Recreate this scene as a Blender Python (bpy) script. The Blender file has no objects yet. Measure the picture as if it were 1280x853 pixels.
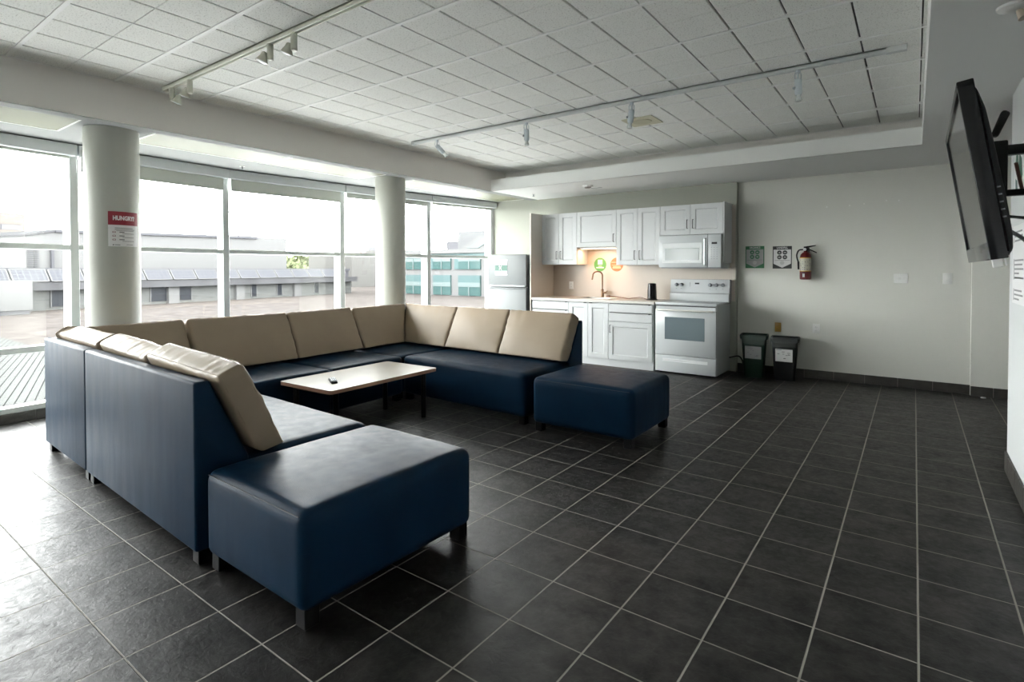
import bpy, bmesh, math, random
from mathutils import Vector, Matrix, noise
random.seed(7)
PI = math.pi
COL = bpy.context.scene.collection
sc = bpy.context.scene

# ------------------------------------------------------------------ geometry helper
class G:
    def __init__(s):
        s.v = []; s.f = []; s.m = []; s.mi = 0
    def add(s, vs, fs):
        o = len(s.v); s.v += [tuple(p) for p in vs]
        for q in fs:
            s.f.append(tuple(i + o for i in q)); s.m.append(s.mi)
        return s
    def box(s, x0, x1, y0, y1, z0, z1, bev=0.0, seg=2):
        if x0 > x1: x0, x1 = x1, x0
        if y0 > y1: y0, y1 = y1, y0
        if z0 > z1: z0, z1 = z1, z0
        if bev <= 0:
            v = [(x0,y0,z0),(x1,y0,z0),(x1,y1,z0),(x0,y1,z0),(x0,y0,z1),(x1,y0,z1),(x1,y1,z1),(x0,y1,z1)]
            return s.add(v, [(3,2,1,0),(4,5,6,7),(0,1,5,4),(1,2,6,5),(2,3,7,6),(3,0,4,7)])
        b = bmesh.new()
        bmesh.ops.create_cube(b, size=1.0)
        for p in b.verts:
            p.co = Vector(((x0+x1)/2 + p.co.x*(x1-x0), (y0+y1)/2 + p.co.y*(y1-y0), (z0+z1)/2 + p.co.z*(z1-z0)))
        bev = min(bev, .49*min(x1-x0, y1-y0, z1-z0))
        bmesh.ops.bevel(b, geom=list(b.edges), offset=bev, segments=seg, profile=.5, affect='EDGES')
        b.verts.index_update()
        s.add([p.co[:] for p in b.verts], [[p.index for p in f.verts] for f in b.faces]); b.free()
        return s
    def prism(s, poly, axis, a, b, bev=0.0, seg=2):
        """extrude a 2D polygon along axis from a to b; poly coordinates are the other two axes in order"""
        def mk(p, t):
            return {'x': (t, p[0], p[1]), 'y': (p[0], t, p[1]), 'z': (p[0], p[1], t)}[axis]
        n = len(poly)
        vs = [mk(p, a) for p in poly] + [mk(p, b) for p in poly]
        fs = [tuple(range(n))[::-1], tuple(range(n, 2*n))] + [(i, (i+1) % n, n+(i+1) % n, n+i) for i in range(n)]
        bm = bmesh.new()
        bv = [bm.verts.new(p) for p in vs]
        for q in fs: bm.faces.new([bv[i] for i in q])
        bmesh.ops.recalc_face_normals(bm, faces=bm.faces)
        if bev > 0:
            bmesh.ops.bevel(bm, geom=list(bm.edges), offset=bev, segments=seg, profile=.5, affect='EDGES')
        bm.verts.index_update()
        s.add([p.co[:] for p in bm.verts], [[p.index for p in f.verts] for f in bm.faces]); bm.free()
        return s
    def cyl(s, p0, p1, r0, r1=None, n=20, caps=True):
        r1 = r0 if r1 is None else r1
        p0 = Vector(p0); p1 = Vector(p1); d = (p1-p0).normalized()
        a = d.orthogonal().normalized(); b = d.cross(a)
        vs = []
        for p, r in ((p0, r0), (p1, r1)):
            for i in range(n):
                t = 2*PI*i/n; vs.append(p + a*(r*math.cos(t)) + b*(r*math.sin(t)))
        fs = [(i, (i+1) % n, n+(i+1) % n, n+i) for i in range(n)]
        if caps: fs += [tuple(range(n))[::-1], tuple(range(n, 2*n))]
        return s.add(vs, fs)
    def lathe(s, prof, c=(0,0,0), n=28, axis=None, cap0=True, cap1=True):
        """prof: (r, h) along axis (default z) from centre c"""
        c = Vector(c); d = Vector(axis).normalized() if axis else Vector((0,0,1))
        a = Vector((1,0,0)) if not axis else d.orthogonal().normalized(); b = d.cross(a)
        vs = []
        for r, h in prof:
            for i in range(n):
                t = 2*PI*i/n; vs.append(c + d*h + a*(r*math.cos(t)) + b*(r*math.sin(t)))
        fs = []
        for k in range(len(prof)-1):
            for i in range(n):
                j = (i+1) % n; fs.append((k*n+i, k*n+j, (k+1)*n+j, (k+1)*n+i))
        if cap0: fs.append(tuple(range(n))[::-1])
        if cap1: fs.append(tuple(range((len(prof)-1)*n, len(prof)*n)))
        return s.add(vs, fs)
    def tube(s, pts, r, n=8, sub=0):
        pts = [Vector(p) for p in pts]
        if sub:
            q = []
            for i in range(len(pts)-1):
                p0 = pts[max(i-1,0)]; p1 = pts[i]; p2 = pts[i+1]; p3 = pts[min(i+2,len(pts)-1)]
                for k in range(sub):
                    t = k/sub
                    q.append(.5*((2*p1)+(p2-p0)*t+(2*p0-5*p1+4*p2-p3)*t*t+(3*p1-p0-3*p2+p3)*t**3))
            q.append(pts[-1]); pts = q
        vs = []; a = None
        for i, p in enumerate(pts):
            d = (pts[min(i+1,len(pts)-1)] - pts[max(i-1,0)]).normalized()
            if a is None: a = d.orthogonal().normalized()
            a = (a - d*a.dot(d)).normalized(); b = d.cross(a)
            for k in range(n):
                t = 2*PI*k/n; vs.append(p + a*(r*math.cos(t)) + b*(r*math.sin(t)))
        fs = []
        for i in range(len(pts)-1):
            for k in range(n):
                j = (k+1) % n; fs.append((i*n+k, i*n+j, (i+1)*n+j, (i+1)*n+k))
        fs += [tuple(range(n))[::-1], tuple(range((len(pts)-1)*n, len(pts)*n))]
        return s.add(vs, fs)
    def disc(s, c, nrm, r, n=28, h=.002):
        c = Vector(c); nrm = Vector(nrm).normalized()
        return s.cyl(c, c + nrm*h, r, r, n)
    def xf(s, M):
        s.v = [tuple(M @ Vector(p)) for p in s.v]; return s
    def build(s, name, mats, parent=None, loc=(0,0,0), rot=(0,0,0), smooth=35, label=None):
        me = bpy.data.meshes.new(name)
        me.from_pydata(s.v, [], s.f)
        if not isinstance(mats, (list, tuple)): mats = [mats]
        for m in mats: me.materials.append(m)
        me.polygons.foreach_set('material_index', s.m)
        if smooth:
            bm = bmesh.new(); bm.from_mesh(me)
            lim = math.radians(smooth)
            for e in bm.edges:
                if len(e.link_faces) == 2: e.smooth = e.calc_face_angle(0) < lim
            for f in bm.faces: f.smooth = True
            bm.to_mesh(me); bm.free()
        me.update()
        o = bpy.data.objects.new(name, me); COL.objects.link(o)
        o.location = loc; o.rotation_euler = rot
        if parent: o.parent = parent
        if label: o['label'] = label
        return o

def tag(o, label, cat, group=None, kind=None):
    o['label'] = label; o['category'] = cat
    if group: o['group'] = group
    if kind: o['kind'] = kind
    return o
def empty(name, label, cat, loc=(0,0,0), rz=0.0, group=None, rot=None, kind=None):
    o = bpy.data.objects.new(name, None); COL.objects.link(o)
    o.empty_display_size = .1
    o.location = loc; o.rotation_euler = rot if rot else (0,0,rz)
    return tag(o, label, cat, group, kind)
def struct(name, g, m, label, cat, parent=None, **k):
    o = g.build(name, m, parent, **k)
    if not parent: tag(o, label, cat, kind='structure')
    return o
def dup(root, loc, rz, label, group=None):
    r = root.copy(); COL.objects.link(r); r.location = loc; r.rotation_euler = (0,0,rz) if not isinstance(rz, tuple) else rz
    r['label'] = label
    if group: r['group'] = group
    for ch in list(root.children):
        c = ch.copy(); COL.objects.link(c); c.parent = r
        for g in list(ch.children):
            d = g.copy(); COL.objects.link(d); d.parent = c
    return r

# ------------------------------------------------------------------ materials
def lin(c):
    return tuple((x/12.92 if x <= .04045 else ((x+.055)/1.055)**2.4) for x in [v/255 for v in c])
def mat(name, rgb, rough=.5, metal=0.0, spec=.5, bump=0.0, bscale=60.0, var=0.0, vscale=4.0, emit=None, es=0.0, coat=0.0, srgb=False, detail=4.0, bdist=.02):
    m = bpy.data.materials.new(name); m.use_nodes = True
    nt = m.node_tree; b = nt.nodes['Principled BSDF']
    c = lin(rgb) if srgb else rgb
    b.inputs['Base Color'].default_value = (*c, 1); b.inputs['Roughness'].default_value = rough
    b.inputs['Metallic'].default_value = metal; b.inputs['Specular IOR Level'].default_value = spec
    if coat: b.inputs['Coat Weight'].default_value = coat; b.inputs['Coat Roughness'].default_value = .1
    if emit: b.inputs['Emission Color'].default_value = (*emit, 1); b.inputs['Emission Strength'].default_value = es
    tc = nt.nodes.new('ShaderNodeTexCoord')
    if var > 0:
        n = nt.nodes.new('ShaderNodeTexNoise'); n.inputs['Scale'].default_value = vscale; n.inputs['Detail'].default_value = 5
        r = nt.nodes.new('ShaderNodeMapRange'); r.inputs[1].default_value = .3; r.inputs[2].default_value = .7
        r.inputs[3].default_value = 1-var; r.inputs[4].default_value = 1+var
        mx = nt.nodes.new('ShaderNodeVectorMath'); mx.operation = 'SCALE'; mx.inputs[0].default_value = c
        nt.links.new(tc.outputs['Object'], n.inputs['Vector']); nt.links.new(n.outputs['Fac'], r.inputs[0])
        nt.links.new(r.outputs[0], mx.inputs['Scale']); nt.links.new(mx.outputs[0], b.inputs['Base Color'])
    if bump > 0:
        n = nt.nodes.new('ShaderNodeTexNoise'); n.inputs['Scale'].default_value = bscale; n.inputs['Detail'].default_value = detail
        bp = nt.nodes.new('ShaderNodeBump'); bp.inputs['Strength'].default_value = bump; bp.inputs['Distance'].default_value = bdist
        nt.links.new(tc.outputs['Object'], n.inputs['Vector']); nt.links.new(n.outputs['Fac'], bp.inputs['Height'])
        nt.links.new(bp.outputs['Normal'], b.inputs['Normal'])
    return m
class NB:
    """tiny node builder"""
    def __init__(s, m):
        s.nt = m.node_tree; s.b = s.nt.nodes['Principled BSDF']
    def n(s, t, **k):
        x = s.nt.nodes.new(t)
        for a, v in k.items(): setattr(x, a, v)
        return x
    def l(s, a, b): s.nt.links.new(a, b)
    def math(s, op, a, b=None, c=None):
        x = s.n('ShaderNodeMath', operation=op)
        for i, q in enumerate((a, b, c)):
            if q is None: continue
            if isinstance(q, (int, float)): x.inputs[i].default_value = q
            else: s.l(q, x.inputs[i])
        return x.outputs[0]
    def mix(s, fac, a, b):
        x = s.n('ShaderNodeMix', data_type='RGBA')
        if isinstance(fac, (int, float)): x.inputs[0].default_value = fac
        else: s.l(fac, x.inputs[0])
        for i, q in ((6, a), (7, b)):
            if isinstance(q, tuple): x.inputs[i].default_value = (*q, 1)
            else: s.l(q, x.inputs[i])
        return x.outputs[2]

TX, TY, FX, FY = .3078, .3092, .0249, 2.5515       # floor tile pitch and one tile corner
def floor_material():
    m = bpy.data.materials.new('slate_tile_floor'); m.use_nodes = True
    q = NB(m); tc = q.n('ShaderNodeTexCoord'); sp = q.n('ShaderNodeSeparateXYZ'); q.l(tc.outputs['Object'], sp.inputs[0])
    def line(c, off, pitch, w):
        t = q.math('MULTIPLY', q.math('SUBTRACT', c, off), 1/pitch)
        fr = q.math('SUBTRACT', t, q.math('FLOOR', q.math('ADD', t, .5)))
        d = q.math('MULTIPLY', q.math('ABSOLUTE', fr), pitch)
        mr = q.n('ShaderNodeMapRange', interpolation_type='SMOOTHSTEP')
        q.l(d, mr.inputs[0]); mr.inputs[1].default_value = w*.55; mr.inputs[2].default_value = w; mr.inputs[3].default_value = 1; mr.inputs[4].default_value = 0
        return mr.outputs[0], t
    gx, tx = line(sp.outputs[0], FX, TX, .0042); gy, ty = line(sp.outputs[1], FY, TY, .0036)
    grout = q.math('MAXIMUM', gx, gy)
    wn = q.n('ShaderNodeTexWhiteNoise', noise_dimensions='2D'); cv = q.n('ShaderNodeCombineXYZ')
    q.l(q.math('FLOOR', tx), cv.inputs[0]); q.l(q.math('FLOOR', ty), cv.inputs[1]); q.l(cv.outputs[0], wn.inputs['Vector'])
    off = q.n('ShaderNodeVectorMath', operation='MULTIPLY_ADD'); q.l(wn.outputs['Color'], off.inputs[0]); off.inputs[1].default_value = (30,30,30); q.l(tc.outputs['Object'], off.inputs[2])
    n1 = q.n('ShaderNodeTexNoise'); n1.inputs['Scale'].default_value = 7; n1.inputs['Detail'].default_value = 8; n1.inputs['Roughness'].default_value = .65; q.l(off.outputs[0], n1.inputs['Vector'])
    n2 = q.n('ShaderNodeTexNoise'); n2.inputs['Scale'].default_value = 30; n2.inputs['Detail'].default_value = 7; n2.inputs['Roughness'].default_value = .6; n2.inputs['Distortion'].default_value = .6; q.l(off.outputs[0], n2.inputs['Vector'])
    r1 = q.n('ShaderNodeMapRange'); q.l(n1.outputs['Fac'], r1.inputs[0]); r1.inputs[1].default_value = .35; r1.inputs[2].default_value = .7
    tile = q.mix(r1.outputs[0], (.0012,.0011,.001), (.0135,.0108,.0092))
    tv = q.n('ShaderNodeMapRange'); q.l(wn.outputs['Value'], tv.inputs[0]); tv.inputs[3].default_value = .75; tv.inputs[4].default_value = 1.25
    sc_ = q.n('ShaderNodeVectorMath', operation='SCALE'); q.l(tile, sc_.inputs[0]); q.l(tv.outputs[0], sc_.inputs['Scale'])
    col = q.mix(grout, sc_.outputs[0], (.25,.235,.205)); q.l(col, q.b.inputs['Base Color'])
    rr = q.n('ShaderNodeMapRange'); q.l(n2.outputs['Fac'], rr.inputs[0]); rr.inputs[1].default_value = .3; rr.inputs[2].default_value = .7; rr.inputs[3].default_value = .38; rr.inputs[4].default_value = .54
    ro = q.math('MAXIMUM', rr.outputs[0], q.math('MULTIPLY', grout, .8)); q.l(ro, q.b.inputs['Roughness'])
    h = q.math('SUBTRACT', q.math('ADD', q.math('MULTIPLY', n2.outputs['Fac'], .5), q.math('MULTIPLY', n1.outputs['Fac'], .5)), q.math('MULTIPLY', grout, .5))
    bp = q.n('ShaderNodeBump'); bp.inputs['Strength'].default_value = .62; bp.inputs['Distance'].default_value = .006; q.l(h, bp.inputs['Height']); q.l(bp.outputs['Normal'], q.b.inputs['Normal'])
    sv = q.n('ShaderNodeMapRange'); q.l(n1.outputs['Fac'], sv.inputs[0]); sv.inputs[1].default_value = .35; sv.inputs[2].default_value = .68; sv.inputs[3].default_value = .26; sv.inputs[4].default_value = .52
    q.l(sv.outputs[0], q.b.inputs['Specular IOR Level'])
    return m
def tile_base_material():
    m = mat('slate_skirting', (.03,.027,.024), .45, bump=.3, bscale=40, var=.35, vscale=9)
    return m
def ceiling_material():
    m = bpy.data.materials.new('mineral_ceiling_tile'); m.use_nodes = True
    q = NB(m); tc = q.n('ShaderNodeTexCoord')
    v = q.n('ShaderNodeTexNoise'); v.inputs['Scale'].default_value = 130; v.inputs['Detail'].default_value = 3; q.l(tc.outputs['Object'], v.inputs['Vector'])
    mr = q.n('ShaderNodeMapRange'); q.l(v.outputs['Fac'], mr.inputs[0]); mr.inputs[1].default_value = .33; mr.inputs[2].default_value = .42
    v2 = q.n('ShaderNodeTexNoise'); v2.inputs['Scale'].default_value = 420; q.l(tc.outputs['Object'], v2.inputs['Vector'])
    m2 = q.n('ShaderNodeMapRange'); q.l(v2.outputs['Fac'], m2.inputs[0]); m2.inputs[1].default_value = .3; m2.inputs[2].default_value = .55; m2.inputs[3].default_value = .88; m2.inputs[4].default_value = 1
    c = q.mix(mr.outputs[0], (.58,.58,.54), (.93,.935,.90))
    s_ = q.n('ShaderNodeVectorMath', operation='SCALE'); q.l(c, s_.inputs[0]); q.l(m2.outputs[0], s_.inputs['Scale'])
    q.l(s_.outputs[0], q.b.inputs['Base Color']); q.b.inputs['Roughness'].default_value = .95; q.b.inputs['Specular IOR Level'].default_value = .1
    bp = q.n('ShaderNodeBump'); bp.inputs['Strength'].default_value = .3; bp.inputs['Distance'].default_value = .003; q.l(v.outputs['Fac'], bp.inputs['Height']); q.l(bp.outputs['Normal'], q.b.inputs['Normal'])
    return m
def glass_material():
    m = bpy.data.materials.new('window_glass'); m.use_nodes = True
    nt = m.node_tree; nt.nodes.remove(nt.nodes['Principled BSDF'])
    o = nt.nodes['Material Output']; t = nt.nodes.new('ShaderNodeBsdfTransparent'); t.inputs[0].default_value = (.985,1,.995,1)
    g = nt.nodes.new('ShaderNodeBsdfGlossy'); g.inputs['Roughness'].default_value = .02
    x = nt.nodes.new('ShaderNodeMixShader'); x.inputs[0].default_value = .03
    nt.links.new(t.outputs[0], x.inputs[1]); nt.links.new(g.outputs[0], x.inputs[2]); nt.links.new(x.outputs[0], o.inputs[0])
    return m
def stripe_material(name, a, b, direction, pitch, frac, rough=.6):
    m = bpy.data.materials.new(name); m.use_nodes = True
    q = NB(m); tc = q.n('ShaderNodeTexCoord'); d = q.n('ShaderNodeVectorMath', operation='DOT_PRODUCT'); q.l(tc.outputs['Object'], d.inputs[0]); d.inputs[1].default_value = direction
    fr = q.math('FRACT', q.math('MULTIPLY', d.outputs['Value'], 1/pitch))
    q.l(q.mix(q.math('LESS_THAN', fr, frac), a, b), q.b.inputs['Base Color']); q.b.inputs['Roughness'].default_value = rough; q.b.inputs['Specular IOR Level'].default_value = 0
    return m
def grid_material(name, a, b, px, pz, w, rough=.3):
    m = bpy.data.materials.new(name); m.use_nodes = True
    q = NB(m); tc = q.n('ShaderNodeTexCoord'); sp = q.n('ShaderNodeSeparateXYZ'); q.l(tc.outputs['Object'], sp.inputs[0])
    l1 = q.math('LESS_THAN', q.math('FRACT', q.math('MULTIPLY', sp.outputs[0], 1/px)), w)
    l2 = q.math('LESS_THAN', q.math('FRACT', q.math('MULTIPLY', sp.outputs[2], 1/pz)), w)
    q.l(q.mix(q.math('MAXIMUM', l1, l2), a, b), q.b.inputs['Base Color']); q.b.inputs['Roughness'].default_value = rough; q.b.inputs['Specular IOR Level'].default_value = 0
    return m
def brick_material(name, a, b, mortar, scale=1.6):
    m = bpy.data.materials.new(name); m.use_nodes = True
    q = NB(m); tc = q.n('ShaderNodeTexCoord'); mp = q.n('ShaderNodeMapping'); mp.inputs['Rotation'].default_value = (PI/2,0,0); q.l(tc.outputs['Object'], mp.inputs[0])
    br = q.n('ShaderNodeTexBrick'); br.inputs['Color1'].default_value = (*a,1); br.inputs['Color2'].default_value = (*b,1); br.inputs['Mortar'].default_value = (*mortar,1); br.inputs['Scale'].default_value = scale
    q.l(mp.outputs[0], br.inputs['Vector']); q.l(br.outputs['Color'], q.b.inputs['Base Color']); q.b.inputs['Roughness'].default_value = .9; q.b.inputs['Specular IOR Level'].default_value = 0
    return m

M = {}
M['floor'] = floor_material(); M['base'] = tile_base_material(); M['ceil'] = ceiling_material(); M['glass'] = glass_material()
M['wall'] = mat('painted_wall_grey', (0.648,0.648,0.5994), .75, spec=.3, bump=.05, bscale=250)
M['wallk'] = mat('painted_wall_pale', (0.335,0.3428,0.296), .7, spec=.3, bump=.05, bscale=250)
M['wallh'] = mat('painted_wall_bright', (.86,.86,.84), .8, spec=.2)
M['wallr'] = mat('painted_wall_white', (0.54,0.558,0.558), .6, spec=.3, bump=.05, bscale=250)
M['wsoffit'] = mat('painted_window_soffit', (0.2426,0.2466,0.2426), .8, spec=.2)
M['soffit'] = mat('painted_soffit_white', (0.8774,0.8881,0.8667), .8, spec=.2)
M['beam'] = mat('painted_beam_grey', (.88,.855,.82), .8, spec=.2)
M['tbar'] = mat('white_ceiling_bar', (.93,.93,.91), .5)
M['gap'] = mat('ceiling_gap', (.10,.10,.095), .9)
M['alu'] = mat('white_window_frame', (0.56,0.584,0.576), .4, var=.03)
M['blind'] = mat('blind_fabric', (0.5376,0.5555,0.5107), .8)
M['valance'] = mat('blind_valance', (0.6448,0.676,0.6864), .5)
M['column'] = mat('painted_column', (0.492,0.5002,0.451), .6, bump=.04, bscale=200)
M['lens'] = mat('light_lens', (0.1371,0.1397,0.0846), .5, bump=.15, bscale=300)
M['navy'] = mat('navy_vinyl', (.0026,.0155,.035), .44, spec=.07, bump=.22, bscale=330, var=.12, vscale=5, bdist=.004)
q_ = NB(M['navy']); tc_ = q_.n('ShaderNodeTexCoord'); mp_ = q_.n('ShaderNodeMapping'); mp_.inputs['Scale'].default_value = (14,14,2.2); q_.l(tc_.outputs['Object'], mp_.inputs[0])
nz_ = q_.n('ShaderNodeTexNoise'); nz_.inputs['Scale'].default_value = 1.0; nz_.inputs['Detail'].default_value = 5; q_.l(mp_.outputs[0], nz_.inputs['Vector'])
mr_ = q_.n('ShaderNodeMapRange'); mr_.inputs[1].default_value = .3; mr_.inputs[2].default_value = .7; mr_.inputs[3].default_value = .40; mr_.inputs[4].default_value = .49; q_.l(nz_.outputs['Fac'], mr_.inputs[0]); q_.l(mr_.outputs[0], q_.b.inputs['Roughness'])
M['navy2'] = mat('navy_vinyl_seam', (.006,.014,.028), .5)
M['tan'] = mat('tan_vinyl', (0.2747,0.2148,0.1517), .45, spec=.3, bump=.08, bscale=350, var=.06, vscale=3, bdist=.004)
M['blackp'] = mat('black_plastic', (.005,.005,.006), .45, spec=.25)
M['blackm'] = mat('black_metal', (.004,.004,.0045), .4, spec=.2)
M['gloss'] = mat('gloss_black', (.005,.005,.006), .18, spec=.35)
M['screen'] = mat('tv_screen', (.010,.011,.012), .13, spec=.8, coat=.5)
M['tvgrey'] = mat('tv_grey_bezel', (.09,.09,.09), .18, spec=.8, coat=.6)
M['maple'] = mat('maple_laminate', (.20,.172,.128), .42, spec=.3, var=.06, vscale=6)
M['edge'] = mat('brown_edge_band', (0.408,0.2312,0.1496), .5)
M['cab'] = mat('white_cabinet', (0.544,0.56,0.564), .38, spec=.45)
M['appl'] = mat('white_appliance', (0.5208,0.546,0.5544), .25, spec=.5)
M['counter'] = mat('pale_counter', (0.56,0.536,0.496), .3, var=.05, vscale=40)
M['dark'] = mat('dark_gap', (.02,.02,.02), .7)
M['pull'] = mat('dark_pull', (.03,.028,.027), .35, metal=.8)
M['bronze'] = mat('bronze_faucet', (.17,.10,.06), .3, metal=.9)
M['sink'] = mat('steel_sink', (.45,.44,.42), .35, metal=1.0)
M['splash'] = mat('backsplash_beige', (0.476,0.425,0.3655), .4)
M['oveng'] = mat('oven_glass', (.16,.20,.215), .10, spec=.8)
M['mwg'] = mat('microwave_window', (.36,.39,.385), .15)
M['grey'] = mat('grey_plastic', (.28,.30,.32), .4)
M['silver'] = mat('silver_trim', (.50,.52,.54), .3, metal=.6)
M['white'] = mat('white_plastic', (.78,.78,.76), .4)
M['paper'] = mat('white_paper', (0.663,0.663,0.663), .7)
M['poster'] = mat('poster_paper', (.90,.90,.90), .7)
M['papergrey'] = mat('grey_paper', (0.36,0.36,0.36), .7)
M['ink'] = mat('black_ink', (.02,.02,.022), .7)
M['inkgrey'] = mat('grey_ink', (.22,.22,.23), .7)
M['redp'] = mat('red_print', (.24,.010,.024), .5)
M['greenp'] = mat('green_print', (0.00765,0.1275,0.04462), .5)
M['greend'] = mat('dark_green_print', (.012,.080,.052), .5)
M['lime'] = mat('lime_sticker', (0.08,0.288,0.064), .5)
M['orange'] = mat('orange_sticker', (0.527,0.1275,0.034), .5)
M['charcoal'] = mat('charcoal_print', (0.0196,0.0217,0.0238), .5)
M['red'] = mat('red_enamel', (0.0765,0.00255,0.00357), .3, spec=.3)
M['lab'] = mat('cream_label', (0.465,0.45,0.375), .5)
M['yellow'] = mat('yellow_stripe', (.65,.42,.05), .5)
M['bing'] = mat('green_bin', (.0016,.017,.009), .5, spec=.2)
M['bink'] = mat('black_bin', (.003,.0035,.0042), .45, spec=.2)
def bag_material():
    m = bpy.data.materials.new('clear_bag'); m.use_nodes = True
    b = m.node_tree.nodes['Principled BSDF']; b.inputs['Base Color'].default_value = (.6,.65,.62,1); b.inputs['Roughness'].default_value = .25; b.inputs['Alpha'].default_value = .13
    return m
M['bag'] = bag_material()
M['brass'] = mat('yellow_plate', (0.294,0.175,0.021), .4)
M['cable'] = mat('black_cable', (.007,.007,.008), .45)
M['brown'] = mat('brown_cable', (.12,.05,.03), .45)
M['trackc'] = mat('cream_track', (.66,.66,.58), .4)
M['trackw'] = mat('white_track', (.62,.64,.64), .4)
M['lampc'] = mat('cream_lamp', (0.522,0.522,0.441), .4)
M['lampw'] = mat('pale_blue_white_lamp', (0.558,0.612,0.648), .4)
M['bulb'] = mat('bulb_glass', (.75,.78,.76), .1, spec=.8)
M['strip'] = mat('lit_strip', (1,.9,.8), .5, emit=(1.0,.68,.42), es=6.0)
# exterior
M['gravel'] = mat('pink_gravel', (.0535,.0485,.046), .95, var=.22, vscale=1.3, spec=0)
M['metalroof'] = stripe_material('ribbed_white_roof', (.058,.060,.059), (.012,.013,.013), (.286,.958,0), .13, .15)
M['stone'] = brick_material('pale_stone', (.064,.066,.065), (.048,.050,.049), (.074,.074,.073), 1.1)
M['xwhite'] = mat('exterior_white', (.076,.076,.0765), .8, spec=0)
M['xpale'] = mat('exterior_pale', (.068,.069,.071), .8, spec=0)
M['xgrey'] = mat('exterior_grey', (0.048,0.048,0.0528), .7, spec=0)
M['xdark'] = mat('exterior_dark_glass', (0.012,0.0135,0.0165), .4, spec=.1)
M['xband'] = mat('exterior_concrete_band', (0.0442,0.0442,0.04675), .8, var=.2, vscale=.5, spec=0)
M['xbeige'] = mat('exterior_beige', (.055,.049,.045), .8, spec=0)
M['xpink'] = mat('exterior_pink', (0.0832,0.0736,0.0688), .8, spec=0)
M['panel'] = grid_material('solar_cells', (.041,.042,.048), (.068,.069,.072), .39, .26, .12, .9)
M['corr'] = stripe_material('corrugated_grey', (.066,.065,.063), (.056,.055,.053), (1,0,0), .55, .4)
M['teal'] = mat('teal_glass', (0.0416,0.064,0.0656), .15, spec=.1)
M['teal2'] = mat('teal_glass_dark', (0.0247,0.0456,0.04465), .12, spec=.1)
M['tealp'] = mat('teal_pale', (0.0672,0.084,0.084), .3, spec=.1)
M['leaf'] = mat('pale_foliage', (.062,.070,.040), .8, var=.4, vscale=1.2, spec=0)
M['leaf2'] = mat('soft_green_foliage', (0.0476,0.0644,0.042), .8, var=.4, vscale=1.2, spec=0)
M['trunk'] = mat('bark', (.10,.08,.06), .9, spec=0)

# ------------------------------------------------------------------ text helper (mesh lettering)
def text_mesh(txt, size, bold=0.0, align='CENTER'):
    cu = bpy.data.curves.new('txt', 'FONT'); cu.body = txt; cu.size = size; cu.align_x = align; cu.align_y = 'CENTER'
    cu.offset = bold; cu.resolution_u = 3
    o = bpy.data.objects.new('txt', cu); COL.objects.link(o)
    dg = bpy.context.evaluated_depsgraph_get()
    me = bpy.data.meshes.new_from_object(o.evaluated_get(dg))
    vs = [v.co[:] for v in me.vertices]; fs = [tuple(p.vertices) for p in me.polygons]
    bpy.data.objects.remove(o); bpy.data.curves.remove(cu); bpy.data.meshes.remove(me)
    return vs, fs
def text_on(g, txt, size, fn, bold=0.0, width=None):
    vs, fs = text_mesh(txt, size, bold)
    if width:
        w = max(v[0] for v in vs) - min(v[0] for v in vs); k = width/w
        vs = [(v[0]*k, v[1], v[2]) for v in vs]
    g.add([fn(v[0], v[1]) for v in vs], fs)

# ------------------------------------------------------------------ room numbers (metres, camera at x=y=0)
ZS, ZW, ZC = 2.42, 2.446, 2.722          # soffit, tiled ceiling
XB, XR = -4.86, .045          # tray edges
YT, YTB = 6.12, 6.47          # tray front lip, back of tray
YK, YR = 7.33, 7.42           # kitchen wall face, right-hand back wall face
XW, YWE = .497, 4.75          # right wall face and its end
YB = -5.6                     # wall behind camera
WP = [(-5.72,-5.5), (-5.81,-4.10), (-5.88,-2.66), (-5.96,-1.22), (-6.08,.22), (-6.22,1.69), (-6.33,3.12), (-6.20,4.60), (-6.02,6.05), (-5.76,YK)]   # inner face of the bowed window wall

# floor slab
struct('floor', G().prism([(-6.5,YB-.1),(2.4,YB-.1),(2.4,7.6),(-5.6,7.6),(-6.0,6.6),(-6.55,3.2)], 'z', -.25, 0), M['floor'], 'dark slate tile floor with pale grout lines', 'floor')

# walls
struct('wall_back', G().box(-1.83, .48, YR, YR+.15, 0, 2.6), M['wall'], 'grey painted back wall with the extinguisher and bin posters', 'wall')
struct('wall_kitchen', G().box(-5.80, -1.83, YK, YR+.15, 0, 2.6), M['wallk'], 'pale wall behind the kitchen units and fridge', 'wall')
struct('wall_corridor', G().box(.48, 2.3, YR-.06, YR+.15, 0, 2.6), M['wall'], 'narrow wall step beside the white right wall', 'wall')
struct('wall_right', G().box(XW, XW+.16, YB, YWE, 0, 2.6), M['wallr'], 'white wall on the right carrying the television', 'wall')
struct('wall_side', G().box(2.2, 2.35, YB, YR+.1, 0, 2.6), M['wallh'], 'corridor wall hidden beyond the white right wall', 'wall')
struct('wall_front', G().box(-6.3, 2.35, YB-.15, YB, 0, 2.75), M['wallh'], 'wall behind the viewer', 'wall')

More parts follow.
